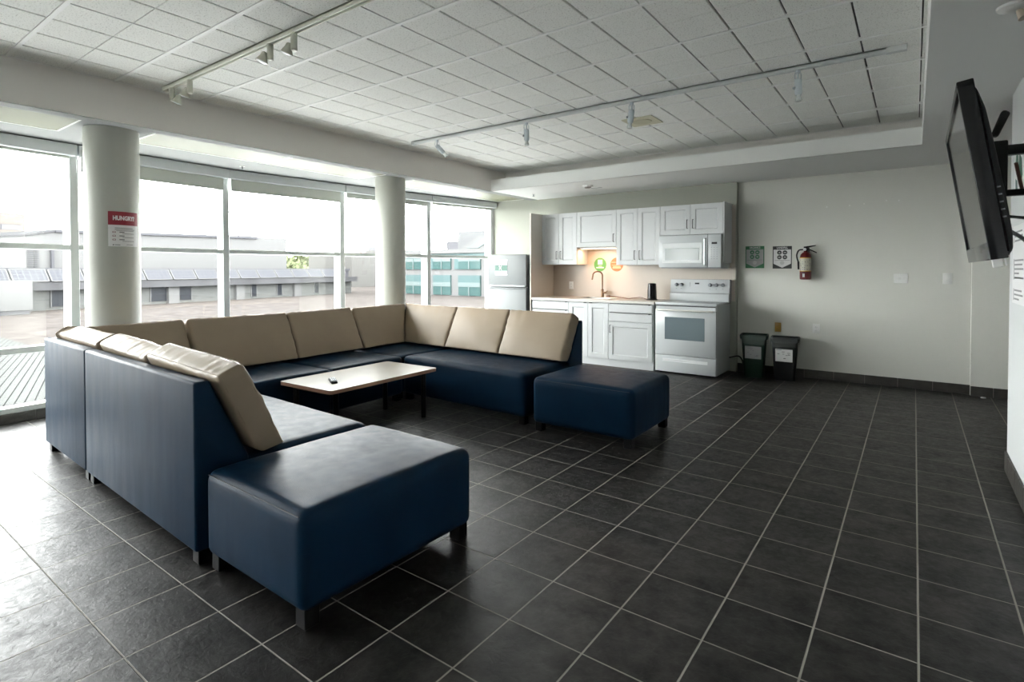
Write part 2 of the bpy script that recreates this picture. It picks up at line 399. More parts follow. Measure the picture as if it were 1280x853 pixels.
# ceiling : tiled tray
g = G()
T = .3045; CX0, CY0 = -2.415, 2.186
g.mi = 1; g.box(XB, XR, YB, YTB, ZC+.014, ZC+.03)
i0, i1 = math.floor((XB-CX0)/T), math.ceil((XR-CX0)/T); j0, j1 = math.floor((YB-CY0)/T), math.ceil((YTB-CY0)/T)
for i in range(i0, i1):
    for j in range(j0, j1):
        a = .0058; b0 = .013 if j % 2 == 0 else .0018; b1 = .013 if (j+1) % 2 == 0 else .0018
        x0 = max(XB, CX0+i*T+a); x1 = min(XR, CX0+(i+1)*T-a); y0 = max(YB, CY0+j*T+b0); y1 = min(YTB, CY0+(j+1)*T-b1)
        if x1-x0 < .01 or y1-y0 < .01: continue
        g.mi = 0; c = .003
        vs = [(x0,y0,ZC+.014),(x1,y0,ZC+.014),(x1,y1,ZC+.014),(x0,y1,ZC+.014),(x0,y0,ZC+c),(x1,y0,ZC+c),(x1,y1,ZC+c),(x0,y1,ZC+c),
              (x0+c,y0+min(c,.001),ZC),(x1-c,y0+min(c,.001),ZC),(x1-c,y1-.001,ZC),(x0+c,y1-.001,ZC)]
        g.add(vs, [(0,1,5,4),(1,2,6,5),(2,3,7,6),(3,0,4,7),(4,5,9,8),(5,6,10,9),(6,7,11,10),(7,4,8,11),(11,10,9,8)])
g.mi = 2
for j in range(j0, j1+1):
    if j % 2 == 0:
        y = CY0+j*T
        if YB < y < YTB: g.box(XB, XR, y-.0115, y+.0115, ZC-.004, ZC+.012)
for i in range(i0, i1+1):
    if i % 4 == 0:
        x = CX0+i*T
        if XB < x < XR: g.box(x-.0085, x-.0015, YB, YTB, ZC-.002, ZC+.012)
struct('ceiling', g, [M['ceil'], M['gap'], M['tbar']], 'recessed tile ceiling with white bars', 'ceiling', smooth=0)
# bulkheads round the tray
struct('ceiling_bulkhead', G().box(-6.7, XB, YB, 7.5, ZW+.006, 2.95).box(-5.0, XB, YB, 7.5, ZS, ZW+.006), M['beam'], 'grey bulkhead beam along the window side', 'bulkhead')
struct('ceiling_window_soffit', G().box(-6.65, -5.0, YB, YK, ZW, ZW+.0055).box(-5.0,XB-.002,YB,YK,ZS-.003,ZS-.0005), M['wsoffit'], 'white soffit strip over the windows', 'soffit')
struct('ceiling_kitchen_soffit', G().box(XB, XR, YT, YR+.1, ZS, 2.578).box(XB, XR, YT+.001, YT+.02, ZS, 2.58), M['soffit'], 'white soffit over the kitchen', 'soffit')
struct('ceiling_right_soffit', G().box(XR, 2.35, YB, YR+.1, ZS, 2.95), M['soffit'], 'white soffit along the right side', 'soffit')
struct('ceiling_tray_wall', G().box(XB, XR, YTB, YTB+.1, 2.5, 2.95), M['beam'], 'recessed back face of the ceiling tray', 'ceiling')
struct('ceiling_slab', G().box(-6.7, 2.4, YB-.15, 7.6, 2.95, 3.1), M['beam'], 'roof slab above', 'ceiling')

# skirting tiles
def skirting(name, p0, p1, h=.09, t=.012, label='dark tile skirting', pitch=.308):
    p0 = Vector((*p0,0)); p1 = Vector((*p1,0)); d = (p1-p0); L = d.length; a = math.atan2(d.y, d.x)
    g = G(); x = 0
    while x < L-.005:
        e = min(L, x+pitch); g.mi = 0; g.box(x+.002, e-.002, 0, t, 0, h, .0015, 1); x = e
    g.mi = 1; g.box(0, L, t*.05, t*.55, 0, h-.002)
    return struct(name, g, [M['base'], mat(name+'_grout', (.20,.19,.17), .8)], label, 'skirting', loc=(p0.x,p0.y,0), rot=(0,0,a))
skirting('baseboard_back', (.48,YR), (-1.83,YR), label='dark tile skirting under the grey back wall', h=.10)
skirting('baseboard_corridor', (2.2,YR-.06), (.48,YR-.06), label='dark tile skirting at the wall step', h=.10)
skirting('baseboard_right', (XW,.3), (XW,YWE), label='brown tile skirting along the white right wall', h=.125)
for k in range(len(WP)-1):
    skirting('baseboard_window_%d' % (k+1), WP[k+1], WP[k], h=.085, t=.02, label='dark tile curb under window bay %d' % (k+1))

# ------------------------------------------------------------------ windows
blind_z = [2.3, 2.3, .16, 1.3, 2.325, 2.215, 2.215, 2.285, 2.315]
bay_words = ['furthest behind the viewer', 'second furthest behind the viewer', 'behind the viewer', 'left of the viewer', 'at the left edge of the picture', 'behind the poster column', 'in the middle, behind the long sofa', 'behind the second column', 'beside the fridge']
for k in range(len(WP)-1):
    a = Vector((*WP[k],0)); b = Vector((*WP[k+1],0)); d = b-a; L = d.length; an = math.atan2(d.y, d.x)
    # local: x along wall, y negative = towards room (left normal is outside)
    e = bpy.data.objects.new('window_%d' % (k+1), None); COL.objects.link(e); e.location = (a.x,a.y,0); e.rotation_euler = (0,0,an)
    tag(e, 'tall white framed window bay ' + bay_words[k], 'window', kind='structure')
    f = G()
    f.box(-.034, .034, 0, .17, .10, ZW, .004, 1)
    f.build('mullion', M['alu'], e)
    if k == len(WP)-2: G().box(L-.06, L, 0, .17, .10, ZW, .004, 1).build('mullion', M['alu'], e)
    G().box(.03, L-.03, .01, .12, 1.488, 1.535, .004, 1).build('transom', M['alu'], e)
    G().box(.03, L-.03, .01, .12, .585, .638, .004, 1).build('transom', M['alu'], e)
    G().box(.03, L-.03, .01, .14, .085, .128, .004, 1).box(-.03, L+.03, .0, .18, -.2, .085).build('sill', M['alu'], e)
    G().box(.03, L-.03, .02, .14, 2.36, ZW).build('head', M['alu'], e)
    G().box(.02, L-.02, .06, .066, .12, 2.37).build('pane', M['glass'], e)
    # roller blind with its valance box
    state = 'rolled up' if blind_z[k] > 2.32 else 'partly lowered' if blind_z[k] > .5 else 'fully lowered'
    r = empty('roller_blind', state + ' pale roller blind in the window bay ' + bay_words[k], 'blind', (a.x,a.y,0), an, group='roller blinds along the window wall')
    off = .09
    G().box(.012, L-.004, -off, -.012, 2.338, ZW-.008, .004, 1).build('valance', M['valance'], r)
    bz = blind_z[k]
    G().box(.045, L-.045, -.028, -.026, bz, 2.34).box(.045, L-.045, -.034, -.02, bz-.012, bz+.004, .004, 1).build('fabric', M['blind'], r)
    h = G()
    for hx in (.02,):
        h.cyl((hx,-.02,2.20),(hx,-.02,2.33),.008,n=8)
    h.build('bracket', M['white'], r)

# soffit light panels
lp = [((-5.09,.20),(-5.66,1.44),'at the far left over the window'), ((-5.06,1.93),(-5.63,3.17),'just right of the poster column'), ((-5.06,3.18),(-5.63,4.42),'left of the second column'),
      ((-5.08,4.88),(-5.65,6.08),'right of the second column'), ((-5.08,6.09),(-5.65,7.29),'nearest the fridge')]
for (x0,y0),(x1,y1),w in lp:
    e = empty('fluorescent_light', 'unlit cream fluorescent panel in the window soffit ' + w, 'light', ((x0+x1)/2,(y0+y1)/2,ZW), group='fluorescent panels over the windows')
    hx, hy = abs(x1-x0)/2, abs(y1-y0)/2
    G().box(-hx,hx,-hy,-hy+.015,-.006,0).box(-hx,hx,hy-.015,hy,-.006,0).box(-hx,-hx+.015,-hy,hy,-.006,0).box(hx-.015,hx,-hy,hy,-.006,0).build('frame', M['tbar'], e)
    G().box(-hx+.015,hx-.015,-hy+.015,hy-.015,-.004,-.001).build('lens', M['lens'], e)

# columns
c1 = Vector((-5.32,1.70,0)); c2 = Vector((-5.295,4.645,0))
for c, r, w in ((c1,.1895,'round pale column with the red headed poster'), (c2,.1845,'round pale column behind the corner of the sofa')):
    struct('column', G().lathe([(r+.012,0),(r+.012,.09),(r,.095),(r,2.3),(r,ZW)], n=64), M['column'], w, 'column', loc=c)

# poster on the first column
e = empty('poster', 'white and red poster wrapped on the left column', 'poster', (c1.x,c1.y,0))
R1 = .191
def cyl_fn(r, zc, a0):
    return lambda u, v: ((r)*math.cos(a0+u/R1), (r)*math.sin(a0+u/R1), zc+v)
def curved(g, r, a0, a1, z0, z1, n=14):
    vs = []; fs = []
    for k in range(n+1):
        a = a0+(a1-a0)*k/n
        vs += [(r*math.cos(a), r*math.sin(a), z0), (r*math.cos(a), r*math.sin(a), z1)]
    for k in range(n): fs.append((2*k, 2*k+2, 2*k+3, 2*k+1))
    g.add(vs, fs)
A0, A1 = math.radians(-27), math.radians(41)
g = G(); curved(g, R1, A0, A1, 1.4925, 1.771); g.build('sheet', M['poster'], e, smooth=60)
g = G(); curved(g, R1+.0006, A0, A1, 1.664, 1.771); hd = g.build('header', M['redp'], e, smooth=60)
am = (A0+A1)/2
g = G(); text_on(g, 'HUNGRY?', .047, cyl_fn(R1+.0016, 1.7175, am-.02), .0024, .158); g.build('lettering', M['poster'], hd, smooth=0)
g = G()
def cbar(u0, u1, z, h, r=R1+.0008): curved(g, r, am+u0/R1, am+u1/R1, z-h/2, z+h/2, 6)
cbar(-.07,.06,1.640,.004); cbar(-.07,.075,1.628,.004); cbar(-.06,.07,1.618,.003)
for z in (1.607,1.577,1.547):
    cbar(-.04,-.005,z,.007); cbar(-.02,.07,z-.012,.003)
cbar(-.085,-.075,1.505,.008); cbar(-.07,-.035,1.505,.005); cbar(.01,.06,1.508,.003)
g.build('print', M['inkgrey'], e, smooth=0)
g = G()
for z in (1.607,1.577,1.547):
    cbar(-.085,-.065,z-.005,.002); cbar(-.085,-.081,z,.010); cbar(-.069,-.065,z,.010); cbar(-.08,-.07,z+.006,.002)
g.build('icons', M['redp'], e, smooth=0)

# ------------------------------------------------------------------ soft upholstery
def soft_box(x0, x1, y0, y1, z0, z1, r, nx=24, ny=24, nz=8, crown=0.0, belly=0.0, wrinkle=None, crown_axis='z'):
    """rounded box as a dense shell, bulged on its top"""
    cx, cy, cz = (x0+x1)/2, (y0+y1)/2, (z0+z1)/2; hx, hy, hz = (x1-x0)/2, (y1-y0)/2, (z1-z0)/2
    g = G(); idx = {}
    def samp(n):
        # denser near the edges
        return [math.sin((k/n-.5)*PI)*.35 + (k/n-.5)*2*.65 for k in range(n+1)]
    ux, uy, uz = samp(nx), samp(ny), samp(nz)
    def put(a, b, c):
        key = (round(a,5), round(b,5), round(c,5))
        if key in idx: return idx[key]
        p = Vector((a*hx, b*hy, c*hz))
        q = Vector((max(-hx+r, min(hx-r, p.x)), max(-hy+r, min(hy-r, p.y)), max(-hz+r, min(hz-r, p.z))))
        d = p-q
        if d.length > 1e-9:
            m_ = max(abs(d.x), abs(d.y), abs(d.z)); d = d.normalized()*m_
        w = q+d
        if crown and c > 0: w.z += crown*(1-a*a)**.6*(1-b*b)**.6*max(0,c)
        if belly:
            if abs(a) > .999: w.x += math.copysign(belly*(1-b*b)*(1-c*c), a)
            if abs(b) > .999: w.y += math.copysign(belly*(1-a*a)*(1-c*c), b)
        if wrinkle: w = wrinkle(w, a, b, c)
        idx[key] = len(g.v); g.v.append((cx+w.x, cy+w.y, cz+w.z)); return idx[key]
    def face(P, Q, fn, flip):
        for i in range(len(P)-1):
            for j in range(len(Q)-1):
                f = [put(*fn(P[i],Q[j])), put(*fn(P[i+1],Q[j])), put(*fn(P[i+1],Q[j+1])), put(*fn(P[i],Q[j+1]))]
                if len(set(f)) < 4: continue
                g.f.append(tuple(f[::-1] if flip else f)); g.m.append(0)
    face(ux, uy, lambda a,b: (a,b,1), False); face(ux, uy, lambda a,b: (a,b,-1), True)
    face(ux, uz, lambda a,c: (a,-1,c), False); face(ux, uz, lambda a,c: (a,1,c), True)
    face(uy, uz, lambda b,c: (1,b,c), False); face(uy, uz, lambda b,c: (-1,b,c), True)
    return g

def leg_g(x, y): return G().box(x-.031, x+.031, y-.031, y+.031, 0, .075, .003, 1)
SEAT = .437
def seat_piece(parent, x0, x1, y0, y1):
    def wr(w, a, b, c):
        if c > .5:
            w.z += .0025*noise.noise(Vector((w.x*5+x0*3, w.y*5, 1.7)))
        return w
    return soft_box(x0, x1, y0, y1, .064, SEAT, .034, 30, 30, 12, crown=.013, belly=.008, wrinkle=wr).build('seat', M['navy'], parent, smooth=180)
BACKP = [(0,.064),(.24,.064),(.24,.435),(.068,.815),(0,.815)]
def back_piece(parent, x0, x1, along='x'):
    g = G().prism([(p[0],p[1]) for p in BACKP], 'x', x0, x1, .014, 3)   # (y,z) profile along x
    return g.build('backrest', M['navy'], parent, smooth=40)
def legs(parent, pts):
    for x, y in pts: leg_g(x, y).build('leg', M['blackm'], parent)

def sofa_section(label, loc, rz, w, D):
    """back plane on local y=0, seat towards +y, x from -w to 0"""
    e = empty('sofa_section', label, 'sofa', loc, rz, group='navy sofa sections')
    seat_piece(e, -w+.004, -.004, .10, D)
    back_piece(e, -w+.003, -.003)
    legs(e, [(-w+.05,.05),(-.05,.05),(-w+.05,D-.05),(-.05,D-.05)])
    return e
def corner_section(label, loc, rz, w, D, side):
    """side=+1: second backrest on the +x end, -1 on the -x end"""
    e = empty('sofa_section', label, 'sofa', loc, rz, group='navy sofa sections')
    seat_piece(e, -w+.004+(.1 if side < 0 else 0), -.004-(.1 if side > 0 else 0), .10, D)
    back_piece(e, -w+.003, -.003)
    g = G().prism(BACKP, 'x', 0, D-.006, .010, 3)
    # turn so its back plane lies on the end face
    if side > 0: Mx = Matrix.Translation((-.003,0.003,0)) @ Matrix.Rotation(PI/2, 4, 'Z')
    else: Mx = Matrix.Translation((-w+.003,D-.003,0)) @ Matrix.Rotation(-PI/2, 4, 'Z')
    g.xf(Mx).build('backrest', M['navy'], e, smooth=40)
    legs(e, [(-w+.05,.05),(-.05,.05),(-w+.05,D-.05),(-.05,D-.05)])
    return e

def rrect(hx, hy, r, n=4):
    p = []
    for sx, sy, a0 in ((1,1,0),(-1,1,90),(-1,-1,180),(1,-1,270)):
        for k in range(n+1):
            a = math.radians(a0+90*k/n); p.append((sx*(hx-r)+r*math.cos(a), sy*(hy-r)+r*math.sin(a)))
    return p
R_ = math.radians
CW_T = .13
def cushion(label, loc, rz, xa, xb, wseed, d0=0.0, lift=0.0, clip=None, roll=0.0):
    """leaning back cushion, spans local x xa..xb, d0 = distance of backrest plane offset"""
    w = xb-xa; h = .455; t = CW_T; th = math.radians(25.6)
    e = empty('back_cushion', label, 'cushion', loc, rz, group='tan back cushions on the navy sofa')
    rnd = random.Random(wseed); off = Vector((rnd.random()*50, rnd.random()*50, 0))
    def wr(p, a, b, c):
        # a: width, b: thickness (+front), c: height
        edge = lambda v, a0: max(0.0, (abs(v)-a0)/(1-a0))**1.6
        q = Vector((p.x*17+off.x, off.y, p.z*2.2))
        if b > -.9:
            # gathers running down from the top seam and in from the side seams
            p.y += .0060*max(0, (c-.1)/.9)**1.5*noise.noise(q)*(1 if b > .9 else .6)
            p.y += .007*edge(a, .55)*noise.noise(Vector((p.x*3+off.y, off.x, p.z*19)))
            p.y += .004*noise.noise(Vector((p.x*5+off.x, off.y, p.z*6)))
        if c > .98: p.z += .004*noise.noise(Vector((p.x*24+off.x, p.y*7, 3)))
        if abs(a) > .98: p.x += .008*noise.noise(Vector((p.z*20+off.y, p.y*7, off.x)))
        # plump front
        if b > .98: p.y += .026*(1-a*a)**.7*(1-c*c)**.7
        if c > .98: p.z += .006*(1-b*b)
        if abs(a) > .98: p.x += math.copysign(.006*(1-b*b)*(1-c*c), a)
        return p
    g = soft_box(-w/2, w/2, 0, t, -.03, h, .018, 48, 10, 30, wrinkle=wr)
    zb = SEAT+.010
    Mx = Matrix.Translation(((xa+xb)/2, .262+d0, .432)) @ Matrix.Rotation(th, 4, 'X') @ Matrix.Rotation(R_(roll), 4, 'Y')
    g.xf(Mx)
    g.v = [(x, y, z if z > zb+.03 else zb + max(0,(z-zb+.06))*.33) for x, y, z in g.v]
    W = Matrix.Translation(Vector(loc)) @ Matrix.Rotation(rz, 4, 'Z'); Wi = W.inverted()
    def clipped(vs):
        if not clip: return vs
        out = []
        for p in vs:
            q = W @ Vector(p); k = (q-clip[0]).dot(clip[1])+.004
            if k > 0: q = q-clip[1]*(k*.985)
            out.append(tuple(Wi @ q))
        return out
    g.v = clipped(g.v)
    g.build('cover', M['tan'], e, smooth=180)
    # stitched seams: one loop round the front panel, one round the back panel
    if 'tan_seam' not in bpy.data.materials: mat('tan_seam', (.22,.165,.11), .6)
    for yy in (.012, t-.012):
        if wseed == 3: continue
        x0, x1, z0, z1, rr_ = -w/2+.003, w/2-.003, .03, h-.002, .03
        pts = [(x, z) for x, z in rrect((x1-x0)/2, (z1-z0)/2, rr_, 5)]
        q = []
        for k in range(len(pts)):
            a = Vector(pts[k]); b = Vector(pts[(k+1) % len(pts)]); n = max(1, int((b-a).length/.03))
            q += [a.lerp(b, i/n) for i in range(n)]
        q.append(q[0])
        loopp = []
        for p in q:
            c = Mx @ Vector((p.x, yy, p.y+(z0+z1)/2)); loopp.append((c.x, c.y, max(c.z, zb+.006)+lift))
        G().tube(clipped(loopp), .0021, 6).build('seam', bpy.data.materials['tan_seam'], e)
    return e

# near (left) run, back towards the viewer
S1 = (-2.515, 1.095, 0); r1 = R_(-2.0)
D1 = .92
sofa_section('two-seat navy section with its back to the viewer, beside the near ottoman', S1, r1, 1.58, D1)
def along(o, rz, x, y=0): return (o[0]+x*math.cos(rz)-y*math.sin(rz), o[1]+x*math.sin(rz)+y*math.cos(rz), 0)
C1 = along(S1, r1, -1.582)
corner_section('navy corner section at the left end below the poster column', C1, r1, .96, D1, -1)
# window run
rw = R_(-88)
W0 = (-5.03, 2.09, 0)
DW = .985
Wa = along(W0, rw, -.792)
sofa_section('single navy window-side section next to the left corner', W0, rw, .79, DW)
sofa_section('single navy window-side section next to the far corner', Wa, rw, .845, DW)
# far run towards the kitchen
r3 = R_(177.6)
S3 = (-2.565, 4.655, 0)
def f3(x): return along(S3, r3, x)
L3 = 1.545
sofa_section('two-seat navy section with its back to the kitchen, beside the far ottoman', f3(L3), r3, L3, .93)
corner_section('navy corner section in front of the second column', f3(L3+.985), r3, .983, .99, +1)

# cushions: near run
PC1 = Vector((-5.07,1.16,0)); m1 = Vector((1,-1,0)).normalized()
PC2 = Vector((-5.10,4.72,0)); m2 = Vector((1,1,0)).normalized()
cushion('tan cushion on the near sofa next to the near ottoman', S1, r1, -.775, .04, 1, roll=2.2, lift=.006)
cushion('tan cushion on the near sofa, second from the near ottoman', S1, r1, -1.555, -.84, 2, roll=2.4)
cushion('tan cushion on the left corner with its back to the viewer', C1, r1, -.93, -.06, 3, clip=(PC1, -m1), roll=.6)
# window run
cushion('tan cushion in front of the poster column', W0, rw, .055, .80, 4, clip=(PC1, m1), roll=.6)
cushion('tan window-side cushion second from the poster column', W0, rw, -.870, .035, 5, roll=-.5)
cushion('tan window-side cushion third from the poster column', Wa, rw, -.86, -.095, 6, roll=.7)
cushion('tan cushion on the far corner facing the kitchen', Wa, rw, -1.68, -.88, 7, clip=(PC2, m2), roll=.5)
cushion('tan cushion on the far corner facing the viewer', f3(L3), r3, -.025, .93, 8, clip=(PC2, -m2), roll=-.6)
cushion('tan cushion on the far sofa next to the corner', f3(0), r3, .765, 1.505, 9)
cushion('tan cushion on the far sofa next to the far ottoman', f3(0), r3, .0, .755, 10)

# ottomans
def ottoman(label, cx, cy, wx, wy, rz):
    e = empty('ottoman', label, 'ottoman', (cx,cy,0), rz, group='navy ottomans')
    def wr(w, a, b, c):
        if c > .5: w.z += .003*noise.noise(Vector((w.x*4+cx*3, w.y*4, .7)))
        return w
    soft_box(-wx/2, wx/2, -wy/2, wy/2, .064, .434, .042, 40, 44, 16, crown=.020, belly=.008, wrinkle=wr).build('cover', M['navy'], e, smooth=180)
    for yy in (-wy/2+.003, wy/2-.003): G().tube([(-wx/2+.03,yy,.418),(wx/2-.03,yy,.418)], .0022, 6).build('seam', M['navy2'], e)
    for sx in (-1,1):
        for sy in (-1,1): leg_g(sx*(wx/2-.05), sy*(wy/2-.05)).build('leg', M['blackm'], e)
ottoman('large navy ottoman nearest the viewer', -2.108, 1.578, .745, .92, R_(-.5))
ottoman('navy ottoman at the kitchen end of the sofa', -2.055, 4.055, .87, .775, R_(.5))

# coffee table
e = empty('coffee_table', 'low pale wood coffee table with black legs inside the sofa', 'table', (-3.715,2.955,0), R_(2.0))
tw, tl = .635, 1.135
G().prism(rrect(tw/2,tl/2,.03), 'z', .427, .430).build('tabletop', M['maple'], e, smooth=0)
G().prism(rrect(tw/2,tl/2,.03), 'z', .402, .427).build('edge_band', M['edge'], e, smooth=40)
for sy in (-1,1): G().box(-tw/2+.07,tw/2-.07,sy*(tl/2-.10)-.01,sy*(tl/2-.10)+.01,.36,.402).build('apron', M['blackm'], e)
for sx in (-1,1):
    for sy in (-1,1):
        G().cyl((sx*(tw/2-.075),sy*(tl/2-.10),0),(sx*(tw/2-.075),sy*(tl/2-.10),.402),.022,n=16).build('leg', M['blackm'], e)
# remote control
e = empty('remote_control', 'small dark remote control on the coffee table', 'remote', (-3.655,2.615,.4302), R_(-28))
G().prism([(-.085,0),(-.08,.016),(-.02,.022),(.07,.018),(.085,.006),(.08,0)], 'y', -.024, .024, .003, 2).build('body', M['charcoal'], e)
b = G()
for i in range(6):
    for j in range(3): b.cyl((-.06+i*.022,-.013+j*.013,.0175),(-.06+i*.022,-.013+j*.013,.0235),.0042,n=8)
b.build('buttons', M['silver'], e)

# ------------------------------------------------------------------ kitchen
def shaker(g, x0, x1, z0, z1, y, fr=.06, t=.02):
    """shaker door: front face at y, facing -y; bevelled frame round a recessed panel"""
    g.box(x0, x1, y+.008, y+t, z0, z1)
    fr = min(fr, (x1-x0)*.28)
    for a in ((x0, x0+fr, z0, z1), (x1-fr, x1, z0, z1), (x0+fr, x1-fr, z0, z0+fr), (x0+fr, x1-fr, z1-fr, z1)):
        g.box(a[0], a[1], y, y+.012, a[2], a[3])
    i = .010
    vs = [(x0+fr,y,z0+fr),(x1-fr,y,z0+fr),(x1-fr,y,z1-fr),(x0+fr,y,z1-fr),(x0+fr+i,y+.008,z0+fr+i),(x1-fr-i,y+.008,z0+fr+i),(x1-fr-i,y+.008,z1-fr-i),(x0+fr+i,y+.008,z1-fr-i)]
    g.add(vs, [(0,1,5,4),(1,2,6,5),(2,3,7,6),(3,0,4,7)])
def bar_pull(parent, x, y, z0, z1):
    g = G()
    g.tube([(x,y,z0),(x,y-.026,z0),(x,y-.026,z1),(x,y,z1)], .0048, 8)
    return g.build('pull', M['pull'], parent)
YF = 6.715; YU = 6.99
def door(parent, x0, x1, z0, z1, y, pull=None, fr=.06):
    g = G(); shaker(g, x0+.0015, x1-.0015, z0+.0015, z1-.0015, y, fr)
    d = g.build('door', M['cab'], parent, smooth=0)
    if pull:
        if pull[0] == 'v': bar_pull(d, pull[1], y, pull[2], pull[3])
        else: G().box(pull[1], pull[2], y-.012, y+.004, z1-.004, z1+.006, .002, 1).build('pull', M['pull'], d)
    return d
def drawer(parent, x0, x1, z0, z1, y):
    d = G().box(x0+.0015, x1-.0015, y, y+.02, z0+.003, z1-.006, .002, 1).build('drawer', M['cab'], parent)
    G().box(x0+.02, x1-.02, y-.010, y+.012, z1-.005, z1-.001, .001, 1).box(x1-.05, x1-.03, y-.014, y+.004, z1-.012, z1-.001, .002, 1).build('pull', M['pull'], d)
    return d
CT = .895
def base_unit(name, label, x0, x1, group='white base cabinets'):
    e = empty(name, label, 'cabinet', ((x0+x1)/2, YF, 0), group=group)
    e2 = -((x0+x1)/2)
    return e
def K(e): # children are made in world numbers then shifted into the thing's own frame
    for o in e.children:
        o.location = (o.location.x-e.location.x, o.location.y-e.location.y, o.location.z-e.location.z)
def carcass(e, x0, x1, z0, z1, y0, y1):
    G().box(x0+.0005, x1-.0005, y0, y1, z0, z1).build('carcass', M['cab'], e, smooth=0)
TOE = .100
e = empty('base_cabinet', 'white base cabinet with drawers beside the fridge panel', 'cabinet', (-4.25,YF,0), group='white base cabinets')
carcass(e, -4.562, -3.935, .0, .858, YF+.022, YK-.002)
for z0, z1 in ((.735,.852),(.605,.733),(.10,.603)): drawer(e, -4.560, -3.936, z0, z1, YF)
K(e)
e = empty('base_cabinet', 'white sink cabinet with two panelled doors', 'cabinet', (-3.63,YF,0), group='white base cabinets')
carcass(e, -3.935, -3.318, .0, .858, YF+.022, YK-.002)
door(e, -3.934, -3.629, TOE, .846, YF, ('h',-3.69,-3.65)); door(e, -3.627, -3.320, TOE, .846, YF, ('h',-3.605,-3.565))
K(e)
e = empty('base_cabinet', 'white base cabinet with two drawers over a door beside the stove', 'cabinet', (-3.0,YF,0), group='white base cabinets')
carcass(e, -3.318, -2.690, .0, .858, YF+.022, YK-.002)
drawer(e, -3.317, -2.698, .735, .852, YF); drawer(e, -3.317, -2.698, .612, .733, YF)
door(e, -3.317, -2.698, TOE, .606, YF, ('v',-3.285,.46,.56))
K(e)
# worktop with the sink cut-out, backsplash
g = G()
sx0, sx1, sy0, sy1 = -3.87, -3.38, 6.85, 7.20
g.box(-4.562, sx0, YF-.018, YK-.001, .86, CT, .002, 1).box(sx1, -2.668, YF-.018, YK-.001, .86, CT, .002, 1).box(sx0, sx1, YF-.018, sy0, .86, CT).box(sx0, sx1, sy1, YK-.001, .86, CT)
o = g.build('worktop', M['counter']); tag(o, 'pale worktop running from the fridge panel to the stove', 'worktop')
e = empty('sink', 'steel drop-in sink under the bronze faucet', 'sink', ((sx0+sx1)/2,(sy0+sy1)/2,CT))
hx, hy = (sx1-sx0)/2, (sy1-sy0)/2
G().box(-hx-.012,hx+.012,-hy-.012,-hy+.006,0,.006,.002,1).box(-hx-.012,hx+.012,hy-.006,hy+.012,0,.006,.002,1).box(-hx-.012,-hx+.006,-hy,hy,0,.006,.002,1).box(hx-.006,hx+.012,-hy,hy,0,.006,.002,1).build('rim', M['sink'], e)
G().box(-hx+.002,hx-.002,-hy+.002,hy-.002,-.034,-.03).box(-hx+.002,-hx+.008,-hy+.002,hy-.002,-.03,.001).box(hx-.008,hx-.002,-hy+.002,hy-.002,-.03,.001).box(-hx+.002,hx-.002,-hy+.002,-hy+.008,-.03,.001).box(-hx+.002,hx-.002,hy-.008,hy-.002,-.03,.001).build('basin', M['sink'], e)
o = G().box(-4.56, -1.84, YK-.008, YK-.0005, CT, 2.13).build('backsplash_panel', M['splash']); tag(o, 'beige backsplash panel above the worktop', 'backsplash')
# faucet
fx, fy = -3.675, 7.245
e = empty('faucet', 'bronze gooseneck faucet at the kitchen sink', 'faucet', (fx,fy,CT))
G().lathe([(.026,0),(.026,.008),(.021,.012),(.021,.115),(.015,.125),(.012,.13)], n=20).build('body', M['bronze'], e)
pts = [(0,0,.12),(0,0,.30)]+[(-.055+.055*math.cos(a)*1.0, -.045+.045*math.cos(a), .32+.062*math.sin(a)) for a in [k*PI/8 for k in range(0,9)]]+[(-.118,-.096,.26)]
G().tube(pts, .0105, 10, 3).build('spout', M['bronze'], e)
G().cyl((.015,0,.07),(.055,-.004,.075),.014,.014,12).cyl((.055,-.004,.075),(.085,-.01,.10),.008,.006,10).build('handle', M['bronze'], e)
# kettle and its cord
e = empty('kettle', 'black electric kettle on the worktop beside the stove', 'kettle', (-2.85,7.08,CT))
G().lathe([(.060,0),(.062,.012),(.062,.03),(.060,.12),(.056,.205),(.052,.222),(.02,.228),(.0,.228)], n=28, cap1=False).build('body', M['gloss'], e)
G().lathe([(.070,0),(.070,.010),(.062,.014)], n=28).build('base', M['blackp'], e)
G().tube([(-.05,-.03,.20),(-.085,-.05,.195),(-.092,-.055,.12),(-.085,-.05,.05),(-.058,-.03,.04)], .009, 8, 4).xf(Matrix.Rotation(R_(70), 4, 'Z')).build('handle', M['blackp'], e)
o = G().tube([(-2.915,7.065,CT+.006),(-3.0,7.04,CT+.03),(-3.10,7.03,CT+.02),(-3.20,7.10,CT+.006),(-3.32,7.19,CT+.008),(-3.45,7.245,CT+.018),(-3.57,7.255,CT+.02)], .0055, 8, 6).box(-3.615,-3.56,7.24,7.27,CT+.008,CT+.034,.006,2).xf(Matrix.Translation((2.85,-7.08,-CT))).build('cord', M['brown'], e, label='brown power cord')
# panel between fridge and units
o = G().box(-4.586,-4.564,YF-.018,YK-.001,0,2.137,.002,1).build('cabinet_side_board', mat('greige_end_panel',(.60,.57,.52),.5)); tag(o, 'tall end panel between the fridge and the units', 'panel')
o = G().box(-1.905,-1.886,YU-.004,YK-.001,1.385,2.142,.002,1).build('cabinet_side_board', M['cab']); tag(o, 'grey-white end panel right of the microwave', 'panel')

